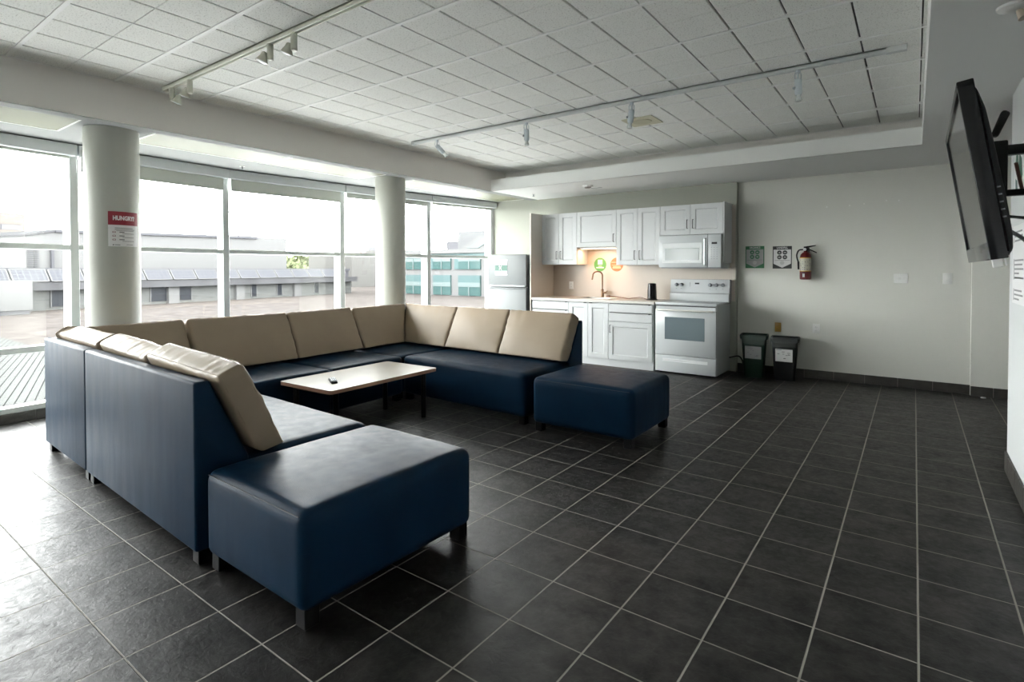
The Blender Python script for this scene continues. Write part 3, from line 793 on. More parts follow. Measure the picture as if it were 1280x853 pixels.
def wall_unit(label, x0, x1, z0, z1, doors):
    e = empty('wall_cabinet', label, 'cabinet', ((x0+x1)/2,YU,z0), group='white wall cabinets')
    carcass(e, x0, x1, z0, z1, YU+.021, YK-.009)
    for d in doors: door(e, *d)
    K(e); return e
UT = 2.135
wall_unit('white two-door wall cabinet next to the fridge panel', -4.563, -3.962, 1.380, UT, [(-4.562,-4.263,1.380,UT,YU,('v',-4.297,1.46,1.575)),(-4.262,-3.963,1.380,UT,YU,('v',-4.228,1.46,1.575))])
wall_unit('short white wall cabinet over the sink', -3.962, -3.337, 1.628, UT, [(-3.961,-3.338,1.628,UT,YU,('v',-3.372,1.69,1.80))])
wall_unit('white two-door wall cabinet left of the microwave', -3.337, -2.708, 1.367, UT, [(-3.336,-3.023,1.367,UT,YU,('v',-3.06,1.44,1.56)),(-3.022,-2.709,1.367,UT,YU,('v',-2.988,1.44,1.56))])
wall_unit('low white two-door wall cabinet over the microwave', -2.708, -1.907, 1.752, UT, [(-2.707,-2.309,1.752,UT,YU,('v',-2.345,1.83,1.94)),(-2.308,-1.908,1.752,UT,YU,('v',-2.272,1.83,1.94))])
# lamp under the sink cabinet
e = empty('under_cabinet_lamp', 'lit warm strip lamp under the short cabinet over the sink', 'light', (-3.65,7.10,1.626))
G().box(-.30,.30,-.045,.045,-.022,0,.004,1).build('housing', M['white'], e)
G().box(-.28,.28,-.035,.035,-.026,-.0225).build('diffuser', M['strip'], e)
# microwave
e = empty('microwave', 'white over-the-range microwave above the stove', 'microwave', (-2.31,YU,1.325))
x0, x1, z0, z1, y0 = -2.703, -1.909, 1.332, 1.745, YU-.055
G().box(x0,x1,y0+.03,YK-.01,z0,z1,.004,1).build('casing', M['appl'], e)
G().box(x0+.02,x1-.02,y0+.05,YK-.02,z0-.012,z0).build('underside', M['grey'], e)
d = G().box(x0+.002,x1-.165,y0,y0+.032,z0+.003,z1-.004,.006,2).build('door', M['appl'], e)
G().box(x0+.05,x1-.235,y0-.002,y0+.004,z0+.055,z1-.10,.003,1).build('window_surround', mat('micro_surround',(.66,.69,.69),.3), d)
G().box(x0+.085,x1-.27,y0-.004,y0+.004,z0+.09,z1-.17,.002,1).build('window', M['mwg'], d)
G().tube([(x1-.19,y0,z0+.03),(x1-.19,y0-.035,z0+.035),(x1-.19,y0-.035,z1-.06),(x1-.19,y0,z1-.055)], .011, 10).build('handle', M['silver'], d)
p = G().box(x1-.163,x1-.002,y0,y0+.032,z0+.003,z1-.004,.006,2).build('control_panel', M['appl'], e)
G().box(x1-.115,x1-.05,y0-.002,y0+.002,z1-.125,z1-.10).build('display', M['ink'], p)
b = G()
for i in range(3):
    for j in range(6): b.box(x1-.125+i*.034,x1-.112+i*.034,y0-.0015,y0+.002,z1-.17-j*.028,z1-.163-j*.028)
b.build('buttons', M['grey'], p)
K(e)
# stove
e = empty('stove', 'white electric stove with oven at the end of the units', 'stove', (-2.275,7.0,0))
x0, x1, y0 = -2.655, -1.895, 6.700
G().box(x0,x1,y0+.03,7.31,.02,.868,.004,1).build('body', M['appl'], e)
G().box(x0-.004,x1+.004,y0+.005,7.25,.866,.892,.005,2).build('cooktop', M['appl'], e)
d = G().box(x0+.004,x1-.004,y0,y0+.035,.235,.800,.005,2).build('oven_door', M['appl'], e)
G().box(-2.53,-2.032,y0-.002,y0+.004,.430,.712,.003,1).build('window', M['oveng'], d)
g = G(); 
g.box(x0+.02,x1-.03,y0-.046,y0-.022,.790,.808,.006,2); g.box(x0+.03,x0+.06,y0-.03,y0+.004,.787,.806); g.box(x1-.07,x1-.04,y0-.03,y0+.004,.787,.806)
g.build('handle', mat('cream_handle',(.64,.63,.58),.35), d)
G().box(x0+.01,x1-.01,y0+.006,y0+.03,.806,.862).build('vent_trim', M['appl'], e)
G().box(x0+.015,x1-.012,y0+.002,y0+.02,.846,.858).build('vent_slot', M['dark'], e)
d = G().box(x0+.004,x1-.004,y0,y0+.035,.022,.228,.005,2).build('drawer', M['appl'], e)
G().box(x0+.10,x1-.10,y0-.004,y0+.004,.176,.188,.003,1).box(x0+.10,x1-.10,y0-.001,y0+.004,.150,.176,.002,1).build('handle', mat('drawer_lip',(.80,.82,.82),.3), d)
bp = [(7.20,.885),(7.19,.99),(7.215,1.0),(7.235,1.175),(7.31,1.175),(7.31,.885)]
G().prism(bp, 'x', -2.648, -1.882, .006, 2).build('backguard', M['appl'], e)
for kx in (-2.565,-2.50,-2.125,-2.045,-1.965):
    k = G().cyl((kx,7.222,1.105),(kx,7.195,1.103),.024,.020,18).box(kx-.005,kx+.005,7.186,7.20,1.083,1.125,.002,1)
    k.build('knob', M['grey'], e)
G().box(-2.32,-2.265,7.222,7.23,1.112,1.132).build('clock', M['ink'], e)
g = G()
for kx in (-2.565,-2.50,-2.125,-2.045,-1.965): g.box(kx-.006,kx+.006,7.212,7.222,1.052,1.057)
for j in range(3): g.box(-2.385,-2.382,7.220,7.229,1.08+j*.02,1.094+j*.02)
g.box(-2.62,-1.92,7.186,7.192,.993,.996); g.build('markings', M['inkgrey'], e)
for sx in (x0+.05,x1-.05):
    for sy in (y0+.08,7.25): G().cyl((sx,sy,0),(sx,sy,.025),.018,n=12).build('foot', M['blackp'], e)
G().tube([(-1.895,7.27,.18),(-1.80,7.33,.20),(-1.76,7.36,.15),(-1.74,7.37,.06),(-1.72,7.37,.012)], .009, 8, 5).build('cord', M['cable'], e, label='black stove cord')
K(e)
# fridge
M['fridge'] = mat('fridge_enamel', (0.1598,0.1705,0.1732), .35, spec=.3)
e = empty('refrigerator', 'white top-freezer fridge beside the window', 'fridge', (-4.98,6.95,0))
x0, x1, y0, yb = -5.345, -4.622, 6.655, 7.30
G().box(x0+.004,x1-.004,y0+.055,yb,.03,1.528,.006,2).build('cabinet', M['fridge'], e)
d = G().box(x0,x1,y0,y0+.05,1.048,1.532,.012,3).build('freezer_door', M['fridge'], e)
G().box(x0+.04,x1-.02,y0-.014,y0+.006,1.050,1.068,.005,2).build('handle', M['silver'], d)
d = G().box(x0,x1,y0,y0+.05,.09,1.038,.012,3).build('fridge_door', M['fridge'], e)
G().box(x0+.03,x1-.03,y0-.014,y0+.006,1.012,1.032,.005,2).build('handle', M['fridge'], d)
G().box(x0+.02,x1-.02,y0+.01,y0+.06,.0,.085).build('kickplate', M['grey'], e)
n_ = G(); n_.box(-5.20,-4.965,y0-.0025,y0-.0008,1.22,1.455); n_.build('notice', M['paper'], e)
G().box(-5.20,-4.97,y0-.004,y0-.0026,1.285,1.375).build('green_band', M['greend'], e)
g = G()
for sgn in (1,-1):
    q = Matrix.Translation((-5.10,y0-.006,1.331)) @ Matrix.Rotation(sgn*R_(38), 4, 'Y')
    h = G().box(-.0065,.0065,-.001,.0012,-.037,.037); h.xf(q); g.add(h.v, h.f)
g.build('cross_mark', M['paper'], e)
g = G()
for a in ((-5.195,-5.19,1.40,1.45),(-5.17,-5.10,1.43,1.436),(-5.08,-4.99,1.425,1.43),(-5.18,-5.02,1.262,1.266),(-4.972,-4.967,1.23,1.44)): g.box(a[0],a[1],y0-.0034,y0-.0024,a[2],a[3])
g.build('print', M['inkgrey'], e)
K(e)
# round stickers and outlet on the backsplash
yb = YK-.0085
e = empty('round_sticker', 'round green sticker on the backsplash above the faucet', 'sticker', (-3.752,yb,1.378), group='round stickers over the sink')
G().disc((0,0,0),(0,-1,0),.101,40,.001).build('disc', M['lime'], e)
G().box(-.038,.038,-.0022,-.001,.0,.072).box(-.062,.062,-.0022,-.001,-.052,-.036).box(-.03,.03,-.0022,-.001,-.026,-.020).build('print', M['paper'], e)
e = empty('round_sticker', 'round orange sticker partly hidden by the wall cabinet', 'sticker', (-3.484,yb,1.378), group='round stickers over the sink')
G().disc((0,0,0),(0,-1,0),.101,40,.001).build('disc', M['orange'], e)
G().box(-.085,.085,-.0022,-.001,.028,.036).box(-.075,.075,-.0022,-.001,-.012,-.008).box(-.06,.06,-.0022,-.001,-.032,-.024).box(-.065,.065,-.0022,-.001,-.055,-.042).build('print', mat('peach_print',(.80,.52,.34),.5), e)
def plate(name, label, x, y, z, w, h, kind, m=None, group=None):
    e = empty(name, label, 'outlet' if 'outlet' in name else 'switch', (x,y,z), group=group)
    G().box(-w/2,w/2,-.006,0,-h/2,h/2,.002,2).build('cover_plate', m or M['white'], e)
    if kind == 'outlet':
        G().box(-.017,.017,-.009,-.005,.006,.036,.004,2).box(-.017,.017,-.009,-.005,-.036,-.006,.004,2).build('socket', m or M['white'], e)
        g = G()
        for zz in (.021,-.021): g.box(-.008,-.006,-.0098,-.008,zz-.005,zz+.005).box(.006,.008,-.0098,-.008,zz-.005,zz+.005)
        g.build('slots', M['ink'], e)
    elif kind == 'switch':
        G().box(-.016,.016,-.010,-.005,-.032,.032,.003,2).build('rocker', M['white'], e)
    else:
        G().box(-.034,-.004,-.010,-.005,-.014,.014,.003,2).build('rocker', M['white'], e)
        G().box(.006,.036,-.010,-.005,-.014,.014,.003,2).build('rocker', M['white'], e)
    return e
plate('wall_outlet', 'white outlet on the backsplash left of the faucet', -4.24, yb, 1.064, .075, .115, 'outlet')
plate('wall_outlet', 'yellow outlet on the grey wall above the bins', -1.354, YR, .590, .072, .115, 'outlet', M['brass'])
plate('wall_outlet', 'white outlet on the grey wall right of the bins', -.937, YR, .598, .075, .115, 'outlet')
plate('light_switch', 'wide white double switch under the row of wall holes', -.12, YR, 1.206, .13, .105, 'double')
plate('light_switch', 'single white rocker switch near the wall step', .285, YR, 1.208, .080, .118, 'switch')
for k, (x, z) in enumerate(((-.839,2.041),(-.609,2.044),(-.469,2.052),(-.259,2.073),(-.145,2.065))):
    o = G().lathe([(.007,0),(.006,.004),(.003,.006)], n=10, axis=(0,-1,0)).build('wall_plug', M['white'], None, (x,YR,z)); tag(o, ['leftmost','second','middle','fourth','rightmost'][k]+' white plug in the row on the upper grey wall', 'plug', 'white plugs in the grey wall')

# bin posters
def bin_poster(label, x0, x1, z0, z1, m, word):
    e = empty('recycling_poster', label, 'poster', ((x0+x1)/2,YR,(z0+z1)/2), group='sorting posters on the grey wall')
    w, h = (x1-x0)/2, (z1-z0)/2
    G().box(-w,w,-.003,0,-h,h).build('sheet', m, e)
    G().prism([(-w+.010,h-.042),(w-.010,h-.042),(w-.010,-h+.060),(0,-h+.010),(-w+.010,-h+.060)], 'y', -.0042, -.003).build('field', M['papergrey'] if m is M['greenp'] else M['paper'], e)
    g = G(); text_on(g, word, .034, lambda u,v: (u, -.0042, h-.021+v), .0006, w*1.15); g.build('lettering', M['paper'] , e, smooth=0)
    for ix in (-1,1):
        for iz in (0,1): 
            g = G(); g.disc((ix*.031,-.0042,h-.078-iz*.058),(0,-1,0),.026,24,.001)
            g.build('icon_disc', m, e)
    g = G()
    g.prism([(-.045,h-.088),(-.031,h-.066),(-.017,h-.088)],'y',-.0062,-.0052); g.box(.018,.044,-.0062,-.0052,h-.086,h-.072); g.box(-.044,-.020,-.0062,-.0052,h-.144,h-.130); g.box(.020,.042,-.0062,-.0052,h-.143,h-.128)
    g.build('icons', M['papergrey'], e)
    g = G(); g.box(-w+.022,w-.022,-.0052,-.0042,h-.176,h-.173); g.build('rule', m, e)
    g = G(); g.disc((0,-.0042,-h+.070),(0,-1,0),.024,20,.0006); g.build('seal', mat('seal_grey',(.50,.50,.50),.6) if 'seal_grey' not in bpy.data.materials else bpy.data.materials['seal_grey'], e)
bin_poster('green bordered sorting poster above the green bin', -1.741, -1.518, 1.321, 1.600, M['greenp'], 'ORGANICS')
bin_poster('black bordered LANDFILL poster above the black bin', -1.421, -1.206, 1.316, 1.592, M['charcoal'], 'LANDFILL')

# fire extinguisher
e = empty('fire_extinguisher', 'red fire extinguisher hung on the grey back wall', 'extinguisher', (-1.045,YR-.085,1.185))
G().lathe([(.052,0),(.060,.006),(.062,.02),(.062,.262),(.056,.295),(.036,.318),(.022,.326),(.020,.345)], n=32).build('cylinder', M['red'], e)
g = G(); g.lathe([(.0628,.100),(.0628,.255)], n=32, cap0=False, cap1=False); lb = g.build('label', M['lab'], e)
g = G()
for z in (.098,.252): g.lathe([(.0634,z),(.0634,z+.008)], n=32, cap0=False, cap1=False)
g.build('label_border', M['yellow'], lb)
g = G()
rr = random.Random(3)
for row in range(6):
    for k in range(5):
        a = R_(-140+k*24+rr.uniform(-4,4)); z = .115+row*.022; r_ = .0636; dw = .10+rr.random()*.10
        vs = [(r_*math.cos(a),r_*math.sin(a),z),(r_*math.cos(a+dw),r_*math.sin(a+dw),z),(r_*math.cos(a+dw),r_*math.sin(a+dw),z+.012),(r_*math.cos(a),r_*math.sin(a),z+.012)]
        if rr.random() < .7: g.add(vs, [(0,1,2,3)])
g.build('label_print', M['inkgrey'], lb, smooth=0)
g = G(); 
for a, z0, z1 in ((-100,.03,.07),):
    a = R_(a); vs = []
    for da in (-.16,.16): vs += [(.0626*math.cos(a+da),.0626*math.sin(a+da),z0),(.0626*math.cos(a+da),.0626*math.sin(a+da),z1)]
    g.add(vs, [(0,2,3,1)])
g.build('inspection_tag', M['paper'], e, smooth=0)
G().lathe([(.018,.343),(.022,.35),(.022,.372),(.012,.385)], n=20).build('valve', M['blackm'], e)
G().prism([(-.02,.372),(.03,.378),(.105,.398),(.108,.408),(.02,.398),(-.02,.392)], 'y', -.012, .012, .003, 2).build('lever', M['blackm'], e)
G().prism([(.0,.352),(.05,.345),(.115,.312),(.12,.322),(.05,.360),(.0,.366)], 'y', -.010, .010, .003, 2).build('carry_handle', M['blackm'], e)
G().cyl((-.005,-.02,.358),(-.005,-.036,.358),.017,n=18).build('gauge', M['paper'], e)
G().tube([(-.02,0,.358),(-.07,-.005,.350),(-.092,-.01,.30),(-.088,-.01,.25),(-.075,-.012,.21)], .0085, 8, 5).cyl((-.075,-.012,.215),(-.072,-.012,.12),.012,.010,12).build('hose', M['blackp'], e)
G().box(-.02,.02,.06,.085,.20,.36).box(-.03,.03,.082,.085,.18,.38).build('bracket', M['blackm'], e)

# waste bins
def bin_(label, cx, cy, rz, m, lab, hgt=.52):
    e = empty('waste_bin', label, 'bin', (cx,cy,0), rz, group='slim waste bins by the grey wall')
    def ring(wx, wy, r, z): return [(x, y, z) for x, y in rrect(wx, wy, r, 5)]
    prof = [(.105,.085,0),(.110,.09,.005),(.135,.112,hgt*.88),(.139,.116,hgt*.885),(.139,.116,hgt*.90),(.152,.128,hgt*.905),(.156,.132,hgt*.97),(.150,.126,hgt),(.140,.116,hgt),(.134,.110,hgt*.93),(.100,.080,.03)]
    rings = [ring(a, b, .035, z) for a, b, z in prof]; n = len(rings[0]); g = G(); vs = [p for r in rings for p in r]; fs = []
    for k in range(len(rings)-1):
        for i in range(n):
            j = (i+1) % n; fs.append((k*n+i,k*n+j,(k+1)*n+j,(k+1)*n+i))
    fs.append(tuple(range(n))[::-1]); fs.append(tuple(range((len(rings)-1)*n,len(rings)*n)))
    g.add(vs, fs); g.build('body', m, e, smooth=40)
    # liner folded over the rim
    rings = []
    for k, (o_, z) in enumerate(((-.012,hgt*.90),(-.006,hgt+.002),(.004,hgt+.004),(.007,hgt*.97),(.006,hgt*.90),(.004,hgt*.80))):
        rg = []
        for i, (x, y, zz) in enumerate(ring(.150+o_,.126+o_,.04,z)):
            jit = .012*noise.noise(Vector((x*14+cx*9, y*14, k*.6)))
            rg.append((x*(1+jit*.6), y*(1+jit*.6), zz + (jit*2.2 if k == 5 else 0)))
        rings.append(rg)
    g = G(); vs = [p for r in rings for p in r]; fs = []
    for k in range(len(rings)-1):
        for i in range(n):
            j = (i+1) % n; fs.append((k*n+i,k*n+j,(k+1)*n+j,(k+1)*n+i))
    g.add(vs, fs); g.build('liner', M['bag'], e, smooth=60)
    g = G(); z0, z1 = hgt*.45, hgt*.74
    def fy(z): return -(.09+(.112-.09)*(z/(hgt*.88)))-.002
    g.add([(-.095,fy(z0),z0),(.085,fy(z0),z0-.004),(.085,fy(z1),z1-.004),(-.095,fy(z1),z1),(-.095,fy(z0)+.0015,z0),(.085,fy(z0)+.0015,z0-.004),(.085,fy(z1)+.0015,z1-.004),(-.095,fy(z1)+.0015,z1)], [(0,1,2,3),(7,6,5,4),(0,4,5,1),(1,5,6,2),(2,6,7,3),(3,7,4,0)])
    lo = g.build('label', lab, e, smooth=0)
    g = G(); rr = random.Random(int(cx*-100))
    for k in range(9):
        x = rr.uniform(-.085,.04); z = rr.uniform(z0+.02,z1-.02); w = rr.uniform(.015,.035); y = fy(z)-.0012
        g.add([(x,y,z),(x+w,y,z),(x+w,y,z+.007),(x,y,z+.007)], [(0,1,2,3)])
    z = z1-.015; y = fy(z)-.0012; g.add([(-.088,y,z),(-.03,y,z),(-.03,y,z+.007),(-.088,y,z+.007)], [(0,1,2,3)])
    g.build('label_print', M['inkgrey'], lo, smooth=0)
    return e
bin_('green waste bin with a clear liner beside the stove', -1.565, 7.13, R_(8), M['bing'], M['papergrey'], .515)
bin_('black waste bin with a white label right of the green bin', -1.225, 7.14, R_(6), M['bink'], M['paper'], .505)
o = G().prism([(-.022,-.01),(.0,-.018),(.024,-.006),(.018,.014),(-.012,.016)], 'z', 0, .012, .004, 2).build('crumpled_paper', M['paper'], None, (.575,7.28,0)); tag(o, 'small crumpled white scrap on the floor by the wall step', 'scrap')

# ------------------------------------------------------------------ ceiling fittings
def track(label, x0, x1, y, m):
    e = empty('track_rail', label, 'track', (x0,y,ZC))
    L = x1-x0
    G().box(0,L,-.018,-.009,-.034,-.002,.002,1).box(0,L,.009,.018,-.034,-.002,.002,1).box(0,L,-.018,.018,-.012,-.002).build('rail', m, e)
    G().box(0,.05,-.019,.019,-.036,-.001,.002,1).build('end_cap', m, e)
    G().box(L-.11,L,-.02,.02,-.038,-.001,.002,1).build('feed_box', m, e)
    return e
track('cream track rail over the sofa', -4.70, -1.30, 1.855, M['trackc'])
track('white track rail nearer the kitchen', -4.50, -.05, 4.265, M['trackw'])
def par_lamp(label, x, y, rz, tilt):
    """stem can with a flood lamp hung on its side"""
    e = empty('track_spotlight', label, 'spotlight', (x,y,ZC-.034), rz, group='cream spotlights on the near track')
    G().cyl((0,0,0),(0,0,-.092),.019,n=20).lathe([(.020,-.092),(.015,-.098)], n=20).build('stem', M['lampc'], e)
    c = Vector((.042,0,-.088)); d = Vector((math.sin(tilt),0,-math.cos(tilt)))
    h = G(); h.lathe([(.010,-.040),(.016,-.036),(.020,-.014),(.034,.016),(.036,.024)], c=c, axis=d, n=24, cap1=False); h.cyl((.0,0,-.078),tuple(c-d*.02),.006,n=8); h.build('lamp_head', M['lampc'], e)
    G().lathe([(.0355,.022),(.032,.027),(.016,.031),(.0,.032)], c=c, axis=d, n=24, cap1=False).build('bulb', M['bulb'], e)
par_lamp('cream spotlight on the near track nearest the bulkhead', -4.57, 1.855, R_(35), -.35)
par_lamp('cream spotlight on the near track, second from the bulkhead', -4.275, 1.855, R_(200), .35)
par_lamp('cream spotlight on the near track, third from the bulkhead', -3.20, 1.855, R_(235), .30)
par_lamp('cream spotlight on the near track, furthest from the bulkhead', -2.945, 1.855, R_(205), .35)
def spot(label, x, y, tilt, rz):
    e = empty('track_spotlight', label, 'spotlight', (x,y,ZC-.034), rz, group='white spotlights on the far track')
    G().cyl((0,0,0),(0,0,-.02),.016,n=14).tube([(-.02,0,-.02),(-.022,0,-.05),(-.012,0,-.075)], .003, 6, 3).tube([(.02,0,-.02),(.022,0,-.05),(.012,0,-.075)], .003, 6, 3).cyl((0,0,-.02),(0,0,-.06),.007,n=10).build('yoke', M['lampw'], e)
    d = Vector((math.sin(tilt),0,-math.cos(tilt))); c = Vector((0,0,-.062))
    G().lathe([(.006,-.004),(.020,0),(.024,.006),(.024,.095),(.021,.10),(.021,.108)], c=c, axis=d, n=24).build('lamp_head', M['lampw'], e)
    G().lathe([(.013,.105),(.015,.12),(.022,.145),(.019,.150),(.0,.152)], c=c, axis=d, n=20, cap1=False).build('bulb', M['bulb'], e)
    G().cyl(tuple(c+d*.06+Vector((-.022,0,0))),tuple(c+d*.06+Vector((-.036,0,0))),.009,n=10).build('knob', M['grey'], e)
spot('white spotlight on the far track beside the bulkhead, tilted', -4.12, 4.265, .75, R_(36))
spot('white spotlight on the far track, second from the bulkhead', -2.96, 4.265, .03, R_(36))
spot('white spotlight on the far track beside the ceiling speaker', -1.90, 4.265, -.12, R_(36))
spot('white spotlight on the far track nearest the right soffit', -.665, 4.265, .04, R_(36))
e = empty('ceiling_speaker', 'square cream ceiling speaker tile beyond the far track', 'speaker', (-2.105,4.97,ZC))
G().box(-.148,.148,-.15,.15,-.006,.0).build('panel', mat('cream_panel',(.56,.54,.40),.7), e)
G().disc((0,0,-.006),(0,0,-1),.09,32,.004).build('grille', mat('cream_grille',(.47,.45,.32),.8), e)
e = empty('smoke_detector', 'round white smoke detector on the kitchen soffit', 'detector', (-3.50,6.47,ZS))
G().lathe([(.065,0),(.065,-.012),(.055,-.02)], n=28).build('base', M['white'], e)
G().lathe([(.046,-.02),(.042,-.034),(.0,-.038)], n=28, cap1=False).build('sensor', mat('grey_sensor',(.30,.28,.26),.6), e)
o = G().box(-.075,.075,-.006,.006,-.004,0).build('soffit_mark', M['grey'], None, (-3.50,6.72,ZS), (0,0,R_(10))); tag(o, 'thin dark access slot behind the smoke detector', 'slot')
def sprinkler(label, x, y, zz=ZS):
    e = empty('sprinkler', label, 'sprinkler', (x,y,zz), group='soffit sprinklers')
    G().disc((0,0,0),(0,0,-1),.028,20,.004).build('plate', M['white'], e)
    G().cyl((0,0,-.004),(0,0,-.03),.008,n=10).cyl((0,0,-.03),(0,0,-.033),.018,n=14).build('head', M['grey'], e)
sprinkler('small sprinkler on the soffit above the fridge', -4.556, 6.75)
sprinkler('small sprinkler on the window soffit above the middle bay', -5.98, 3.13, ZW)
e = empty('emergency_light', 'small white fitting on the right soffit in the top corner', 'light', (.33,3.14,ZS))
G().lathe([(.06,0),(.058,-.01),(.03,-.022)], n=24).build('base', M['white'], e)
G().cyl((.015,0,-.02),(.03,-.01,-.06),.012,.02,14).build('head', mat('cream_head',(.5,.42,.33),.5), e)
o = G().tube([(.385,3.05,ZS),(.392,3.10,2.33),(.398,3.15,2.25),(.43,3.2,2.17),(.47,3.2,2.05),(.492,3.15,1.9),(.47,2.9,1.75)], .010, 8, 5).build('hanging_cable', M['cable']); tag(o, 'black cable hanging from the soffit behind the television', 'cable')

# ------------------------------------------------------------------ television on the right wall
TW_, TH_ = .93, .535
e = empty('television', 'black flat television tilted down on the right wall', 'television', (.0985,2.565,1.862), rot=(0,R_(-9),R_(-.5)))
# local: x back, y along the width (near = -), z up from top edge
hw = TW_/2
g = G()
bz = .022
g.box(0,.040,-hw,hw,-bz,0,.003,2).box(0,.040,-hw,-hw+bz,-TH_,0,.003,2).box(0,.040,hw-bz,hw,-TH_,0,.003,2)
g.build('bezel', M['gloss'], e)
G().box(0.0,.040,-hw+.001,hw-.001,-TH_,-TH_+.055,.004,2).build('speaker_strip', M['tvgrey'], e)
G().box(.006,.03,-hw+bz-.002,hw-bz+.002,-TH_+.053,-bz+.002).build('screen', M['screen'], e)
prof = [(.036,-.012),(.045,-.03),(.055,-.09),(.059,-.2),(.062,-.36),(.060,-.47),(.054,-.515),(.040,-TH_+.006),(.036,-TH_+.004)]
G().prism([(x,z) for x, z in prof], 'y', -hw+.012, hw-.012, .010, 3).build('back_housing', M['blackp'], e)
b = G()
for k in range(5): b.box(.044,.053,-hw+.0085,-hw+.0125,-.33-k*.022,-.326-k*.022)
b.build('side_buttons', M['grey'], e)
G().box(.005,.028,-hw+.03,-hw+.05,-TH_-.024,-TH_+.004,.002,1).box(.034,.036,-hw+.02,-hw+.05,-TH_-.022,-TH_+.004).build('hanging_tab', M['white'], e)
e = empty('wall_bracket', 'black tilting wall bracket behind the television', 'bracket', (XW,2.60,1.68))
G().box(-.012,0,-.16,.16,-.12,.12,.003,1).build('wall_plate', M['blackm'], e)
g = G()
g.box(-.272,-.012,.20,.235,.062,.100,.004,1).box(-.272,-.012,.14,.17,-.10,-.076,.004,1).box(-.272,-.225,.09,.235,-.105,.10,.004,1).box(-.06,-.012,-.16,.235,.062,.098,.003,1).box(-.06,-.012,-.16,.17,-.10,-.076,.003,1)
g.build('arm', M['blackm'], e)
G().prism([(-.290,.085),(-.268,.085),(-.238,.160),(-.252,.172),(-.262,.168)], 'y', -.09, -.055, .004, 1).build('tilt_lever', M['blackm'], e)
# cables by the bracket
rr = random.Random(11)
def loop(cx, cy, cz, r, n, m, label):
    p = []
    for k in range(n*10):
        a = k/10*2*PI; q = r*(1+.25*math.sin(a*.37+k*.02))
        p.append((cx+.02*math.sin(a*.9), cy+q*math.cos(a), cz+q*1.1*math.sin(a)+.01*math.sin(k)))
    o = G().tube(p, .0045, 6, 2).build('cable_coil', m); tag(o, label, 'cable'); return o
loop(.40, 3.02, 1.52, .055, 5, M['cable'], 'coiled black cable hanging below the television bracket')
o = G().tube([(.30,2.75,1.70),(.34,2.88,1.60),(.38,3.0,1.70),(.42,3.12,1.78),(.44,3.02,1.86),(.43,2.86,1.78),(.40,2.8,1.66)], .006, 6, 6).build('cable_loop', M['brown']); tag(o, 'brown cable looped behind the television bracket', 'cable')
o = G().tube([(.28,2.72,1.45),(.34,2.86,1.42),(.40,2.96,1.36),(.46,3.0,1.33),(.488,3.0,1.20)], .007, 6, 6).tube([(.28,2.7,1.50),(.36,2.84,1.50),(.47,2.95,1.505)], .006, 6, 4).build('power_cable', M['cable']); tag(o, 'black power cable drooping from the bottom of the television', 'cable')
# notices on the right wall
e = empty('notice', 'white notice with green shapes on the right wall behind the bracket', 'notice', (XW,4.36,1.90))
G().box(-.002,0,-.24,.24,-.13,.14).build('sheet', M['paper'], e)
g = G(); g.prism([(.10,.10),(.16,.10),(.20,.02),(.15,-.02),(.08,.04)], 'x', -.0032, -.002); g.prism([(-.05,.05),(.03,.09),(.06,.02),(.0,-.09),(-.09,-.05)], 'x', -.0032, -.002); g.prism([(.12,-.06),(.18,-.04),(.17,-.11),(.10,-.11)], 'x', -.0032, -.002); g.build('green_shapes', M['greend'], e)
e = empty('notice', 'tall white notice with lines of print on the right wall', 'notice', (XW,4.30,1.33))
G().box(-.002,0,-.26,.31,-.23,.24).build('sheet', M['paper'], e)
g = G(); rr = random.Random(5)
for blk, z0 in ((3,.20),(5,.03),(1,-.075),(3,-.15)):
    for k in range(blk):
        z = z0-k*.026; g.box(-.0032,-.002,.22-rr.uniform(.16,.34),.22,z-.005,z+.005)
    g.box(-.0032,-.002,.245,.25,z-.01,z0+.01)
g.build('print', M['inkgrey'], e)

# ------------------------------------------------------------------ outside
zg = -1.8
o = G().box(-95,-7.2,-40,80,zg-.3,zg).build('ground', M['gravel']); tag(o, 'pinkish gravel roof stretching away outside the windows', 'roof', kind='structure')
o = G().box(-30,-7.0,-14,4.75,-1.25,-1.0).build('ribbed_canopy', M['metalroof']); tag(o, 'white ribbed canopy roof just outside at the lower left', 'roof', kind='structure')
# long low stone building with solar panels
AX = math.radians(101.4786)
o = G().box(-20,-7.2,4.75,14,zg,zg+.04).box(-15,-7.2,14,40,zg,zg+.04).build('added_reflector', mat('reflector_white',(.82,.82,.82),.8)); o2 = G().box(-10.8,-7.2,-14,4.75,-1.0,-.97).build('added_reflector', bpy.data.materials['reflector_white']); tag(o2, 'unseen white strip added to bounce daylight, between the ribbed canopy and the windows', 'roof', kind='structure'); tag(o, 'unseen white strip added close under the windows to bounce daylight inside', 'roof', kind='structure')  # unseen white strips added outside to bounce daylight up onto the ceiling
e = empty('stone_building', 'long low stone building with a solar roof outside', 'building', (-54.71,19.43,zg), AX)
z = lambda v: v-zg
G().box(-40,27,0,12,0,z(-.25)).build('wall', M['stone'], e)
G().box(-40,27.2,-.9,12,z(-.25),z(.37)).build('concrete_band', M['xband'], e)
G().box(-40,27.2,.6,12,z(.37),z(1.28)).box(-40,27.3,.4,12,z(1.15),z(1.43)).build('parapet', M['xgrey'], e)
for u in (-19,-9,2.35,9.4,17.1): G().box(u,u+1.0,-.35,.2,0,z(-.25)).build('pilaster', M['xwhite'], e)
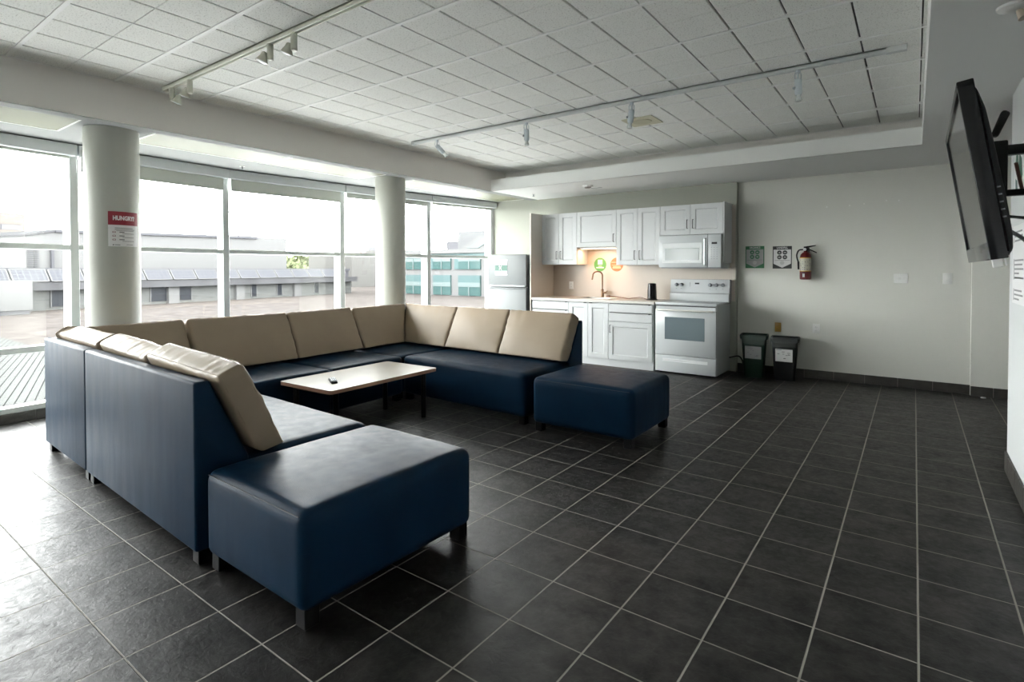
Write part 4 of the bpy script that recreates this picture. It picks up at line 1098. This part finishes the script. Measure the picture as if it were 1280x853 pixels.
for u0, u1 in ((-6.6,-5.6),(.9,2.35),(3.45,4.7),(11.45,12.1),(14.85,15.5),(20.4,21.15)):
    w = G().box(u0,u1,-.06,.02,.25,z(-.27)).build('window', M['xdark'], e); 
    G().box(u0-.06,u0+.02,-.1,0,.2,z(-.26)).box(u1-.02,u1+.06,-.1,0,.2,z(-.26)).build('frame', M['xwhite'], w)
dvec = Vector((math.cos(AX), math.sin(AX), 0)); nvec = Vector((-math.sin(AX), math.cos(AX), 0))
base0 = Vector((-54.71,19.43,0))
words = ['leftmost','second','third','fourth','fifth','sixth','seventh','eighth','ninth','tenth','eleventh','twelfth','thirteenth','fourteenth','rightmost']
for k in range(15):
    u0 = -11.75+2.35*k
    p = base0 + dvec*(u0+.06) + nvec*(-1.0)
    s = empty('solar_panel', words[k]+' solar panel in the row on the stone building', 'solar panel', (p.x,p.y,.40), AX, group='solar panels on the stone building')
    q = Matrix.Rotation(R_(-36.5), 4, 'X')
    G().box(.09,2.15,-.02,.0,.06,1.10).xf(q).build('cells', M['panel'], s)
    G().box(.0,.09,-.04,.03,0,1.16).box(2.15,2.24,-.04,.03,0,1.16).box(0,2.24,-.04,.03,0,.06).box(0,2.24,-.04,.03,1.10,1.16).xf(q).build('frame', M['xwhite'], s)
# white block behind it
e = empty('white_building', 'blank white building rising behind the solar roof', 'building', tuple(base0+nvec*14+Vector((0,0,zg))), AX)
G().prism([(-2.0,0),(29.25,0),(29.25,z(5.85)),(.35,z(5.2)),(-2.0,z(4.6))], 'y', 0, 10).build('wall', M['xwhite'], e)
G().prism([(.35,z(5.0)),(24.0,z(5.52)),(24.0,z(5.86)),(.35,z(5.28))], 'y', -.3, 10.2).build('coping', M['xgrey'], e)
G().prism([(-2.1,z(4.52)),(.35,z(5.05)),(.35,z(5.28)),(-2.1,z(4.68))], 'y', -.2, 10.1).build('sloping_coping', M['xband'], e)
g = G()
for i in range(9): g.box(-1.9,-1.48,-.15,.05,z(1.55+i*.19),z(1.64+i*.19)).box(-1.40,-.98,-.15,.05,z(1.55+i*.19),z(1.64+i*.19))
g.build('louvres', M['xgrey'], e)
G().box(-.05,.16,-.3,.05,z(1.3),z(3.4)).build('downpipe', M['xgrey'], e)
G().cyl((8.6,1,z(5.4)),(8.6,1,z(6.9)),.16,n=8).build('vent_pipe', M['xgrey'], e)
# rooftop unit
e = empty('rooftop_unit', 'white rooftop ventilation box standing on the gravel', 'unit', (-50.3,9.9,zg), AX)
G().box(-1.6,1.05,-.8,.8,.28,2.35,.05,2).build('casing', M['xwhite'], e)
G().box(-2.35,-1.6,-.6,.6,.28,2.0,.05,2).build('side_casing', M['xwhite'], e)
G().box(-1.4,.9,-.7,.7,.0,.28).build('plinth', M['xband'], e)
# far left block
e = empty('apartment_block', 'distant beige block with rows of windows at far left', 'building', (-120,24,zg), AX)
G().box(-14,2.0,0,12,0,z(10.6)).box(-14,-1.5,0,12,z(10.6),z(11.1)).build('wall', M['xbeige'], e)
for zz in (6.5,7.9):
    for u in (-11,-7.5,-4,-1.2): G().box(u,u+2.7,-.15,.1,z(zz),z(zz+.8)).build('window', M['xgrey'], e)
# corrugated building
e = empty('corrugated_building', 'grey corrugated building with a sloping roof beyond the solar roof', 'building', tuple(base0+dvec*46+nvec*16+Vector((0,0,zg))), AX)
G().box(-.5,14,0,10,0,z(4.3)).build('wall', M['corr'], e)
G().prism([(14,0),(27,0),(27,z(2.2)),(20,z(4.6)),(14,z(5.2))], 'y', -1, 9).build('gable_wall', M['corr'], e)
G().box(11,27,-1.6,-1.0,0,z(.05)).build('lower_wall', M['xpink'], e)
for u in (12.2,15.4): G().box(u,u+.8,-1.75,-1.55,.6,1.9).build('window', M['xdark'], e)
G().box(22.5,24.5,-1.75,-1.55,.0,1.75).build('doorway', M['xgrey'], e)
G().box(13.3,14.6,-1.9,-1.6,0,z(4.4)).build('post', M['xwhite'], e)
# glass office
e = empty('glass_office', 'white office building with teal glass bands outside at the right', 'building', (-52.5,48,zg))
X0 = lambda x: x+52.5
G().box(X0(-56.5),X0(-30),.25,8,-2,z(3.65)).build('wall', M['xwhite'], e)
G().box(X0(-56.8),X0(-29.5),-.2,8,z(3.22),z(3.68)).build('roof_fascia', M['xwhite'], e)
G().box(X0(-56.5),X0(-30),.1,.3,z(2.72),z(3.2)).build('clerestory', M['teal'], e)
for x0, x1 in ((-55.5,-53.0),(-51.95,-49.15),(-47.15,-44.3),(-43.05,-39.75),(-38.4,-35)):
    w = G().box(X0(x0),X0(x1),.05,.3,z(1.32),z(2.68)).build('window', M['teal2'], e)
    G().box(X0(x0),X0(x1),.0,.06,z(2.25),z(2.68)).build('blind_band', M['tealp'], w)
    G().box(X0((x0+x1)/2)-.05,X0((x0+x1)/2)+.05,-.05,.05,z(1.32),z(2.68)).build('mullion', M['tealp'], w)
    w = G().box(X0(x0),X0(x1),.05,.3,z(-1.72),z(.62)).build('window', M['teal2'], e)
    G().box(X0(x0),X0(x1),.0,.06,z(-.20),z(.62)).build('spandrel', M['teal'], w)
    G().box(X0(x0),X0(x1),.0,.06,z(-.72),z(-.20)).build('blind_band', M['tealp'], w)
    G().box(X0((x0+x1)/2)-.05,X0((x0+x1)/2)+.05,-.05,.05,z(-1.72),z(-.72)).build('mullion', M['tealp'], w)
for x in (-48.2,-43.7): G().box(X0(x),X0(x)+1.0,.08,.3,z(1.32),z(2.68)).build('glass_bay', M['teal'], e)
# pale building behind the office with a skylight
e = empty('pale_tower', 'pale building with a sloping skylight behind the glass office', 'building', (-52,62,zg))
G().box(-3.6,14,0,10,0,z(7.0)).box(3.3,14,-.5,10,0,z(7.5)).build('wall', M['xpale'], e)
G().prism([(-1.5,z(3.7)),(10,z(3.7)),(10,z(6.0)),(3.0,z(6.0))], 'y', -3.0, -.6).build('roof_slope', M['xwhite'], e)
G().prism([(.9,z(4.3)),(3.0,z(4.3)),(6.0,z(5.8)),(4.0,z(5.8))], 'y', -3.1, -3.0).build('skylight', M['tealp'], e)
G().cyl((1.9,2,z(7.0)),(1.9,2,z(10.2)),.06,n=6).build('mast', M['xgrey'], e)
# far roofs between
e = empty('distant_house', 'distant grey and red roof between the columns', 'building', (-116,91,zg))
G().box(-9,8,0,6,0,z(4.5)).box(4,8,0,5,z(4.5),z(7.0)).build('wall', M['xband'], e)
G().prism([(-9,z(4.5)),(4,z(4.5)),(4,z(6.3))], 'y', 0, 6).build('roof', mat('faded_red_roof',(.09,.056,.046),.8), e)
e = empty('distant_house', 'distant grey rooftop with red brick above the glass office', 'building', (-80,85,zg))
G().box(0,7.5,0,6,0,z(5.4)).build('wall', mat('faded_brick',(.125,.085,.07),.8), e)
G().box(.6,5.6,0,6,z(5.4),z(7.2)).build('upper_storey', M['xgrey'], e)
# crane
e = empty('tower_crane', 'faint tower crane far away above the white building', 'crane', (-190,98,zg))
G().box(-.35,.35,-.35,.35,0,z(22)).build('mast', M['xpale'], e)
G().box(-1,1,-.8,.8,z(20.5),z(21.8)).build('cab', M['xgrey'], e)
g = G().box(-8,9,-.3,.3,z(20.9),z(21.5)); g.xf(Matrix.Rotation(R_(58),4,'Z')); g.build('jib', M['xpale'], e)
# trees
def tree(label, x, y, h, r, m, seed):
    rr = random.Random(seed)
    e = empty('tree', label, 'tree', (x,y,zg), group='trees beyond the roofs')
    G().cyl((0,0,-6),(0,0,h*.6),.25,.12,10).build('trunk', M['trunk'], e)
    g = G()
    for k in range(340):
        a = rr.uniform(0,2*PI); el = math.asin(rr.uniform(-.6,1)); q = r*rr.uniform(.55,1.0)
        c = Vector((q*math.cos(a)*math.cos(el), q*math.sin(a)*math.cos(el), h*.62+q*.75*math.sin(el)))
        s_ = r*rr.uniform(.10,.20)
        for t in range(3):
            d1 = Vector((rr.uniform(-1,1),rr.uniform(-1,1),rr.uniform(-1,1))).normalized(); d2 = d1.orthogonal().normalized()
            p = c + Vector((rr.uniform(-1,1),rr.uniform(-1,1),rr.uniform(-1,1)))*s_
            g.add([p-d1*s_, p+d2*s_*.5, p+d1*s_, p-d2*s_*.5], [(0,1,2,3)])
    g.build('crown', m, e, smooth=0)
tree('soft green tree at far left behind the solar roof', -108, 21.8, 6.2, 4.6, M['leaf2'], 1)
tree('yellow-green tree at far left in front of the louvred block', -92, 18.4, 3.8, 2.6, M['leaf'], 2)
tree('pale yellow-green tree right of the white building', -112, 71.5, 4.9, 4.2, M['leaf'], 3)
tree('second pale tree right of the white building', -112, 79.5, 4.6, 3.6, M['leaf'], 4)
tree('small green tree peeping over the corrugated gable', -100, 80.0, 6.0, 3.0, M['leaf2'], 5)

# ------------------------------------------------------------------ light
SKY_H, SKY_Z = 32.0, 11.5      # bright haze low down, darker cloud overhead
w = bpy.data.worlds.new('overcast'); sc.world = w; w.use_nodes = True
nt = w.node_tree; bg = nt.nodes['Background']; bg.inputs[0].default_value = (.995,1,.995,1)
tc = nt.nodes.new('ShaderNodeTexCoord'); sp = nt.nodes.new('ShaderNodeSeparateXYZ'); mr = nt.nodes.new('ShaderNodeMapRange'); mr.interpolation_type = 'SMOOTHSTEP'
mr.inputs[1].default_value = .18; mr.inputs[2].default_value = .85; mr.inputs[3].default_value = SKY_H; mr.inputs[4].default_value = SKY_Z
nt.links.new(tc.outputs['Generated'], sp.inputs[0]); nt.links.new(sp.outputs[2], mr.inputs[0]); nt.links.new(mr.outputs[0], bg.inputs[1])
# under-cabinet glow
ld = bpy.data.lights.new('under_cabinet_glow', 'AREA'); ld.energy = 5.5; ld.color = (1.0,.60,.36); ld.shape = 'RECTANGLE'; ld.size = .55; ld.size_y = .06
lo = bpy.data.objects.new('under_cabinet_glow', ld); COL.objects.link(lo); lo.location = (-3.65,7.10,1.596)

# ------------------------------------------------------------------ camera
cam = bpy.data.cameras.new('camera'); co = bpy.data.objects.new('camera', cam); COL.objects.link(co)
cam.sensor_width = 36; cam.lens = 685.302/1280*36; cam.shift_y = -(426.5-349.358)/1280; cam.clip_start = .02; cam.clip_end = 600
right = Vector((.80630485,.59150002,-.00046116)); fwd = Vector((-.59141047,.80616871,-.01804622)); up = Vector((-.01030257,.01482349,.99983705))
Mc = Matrix(((right.x,up.x,-fwd.x,0),(right.y,up.y,-fwd.y,0),(right.z,up.z,-fwd.z,1.307),(0,0,0,1)))
co.matrix_world = Mc
sc.camera = co
sc.view_settings.view_transform = 'Standard'; sc.view_settings.look = 'None'; sc.view_settings.gamma = 1; sc.view_settings.exposure = 0; sc.view_settings.use_curve_mapping = False
sc.cycles.use_denoising = True
sc.cycles.max_bounces = 10; sc.cycles.diffuse_bounces = 6; sc.cycles.transparent_max_bounces = 12
sc.cycles.sample_clamp_indirect = 8
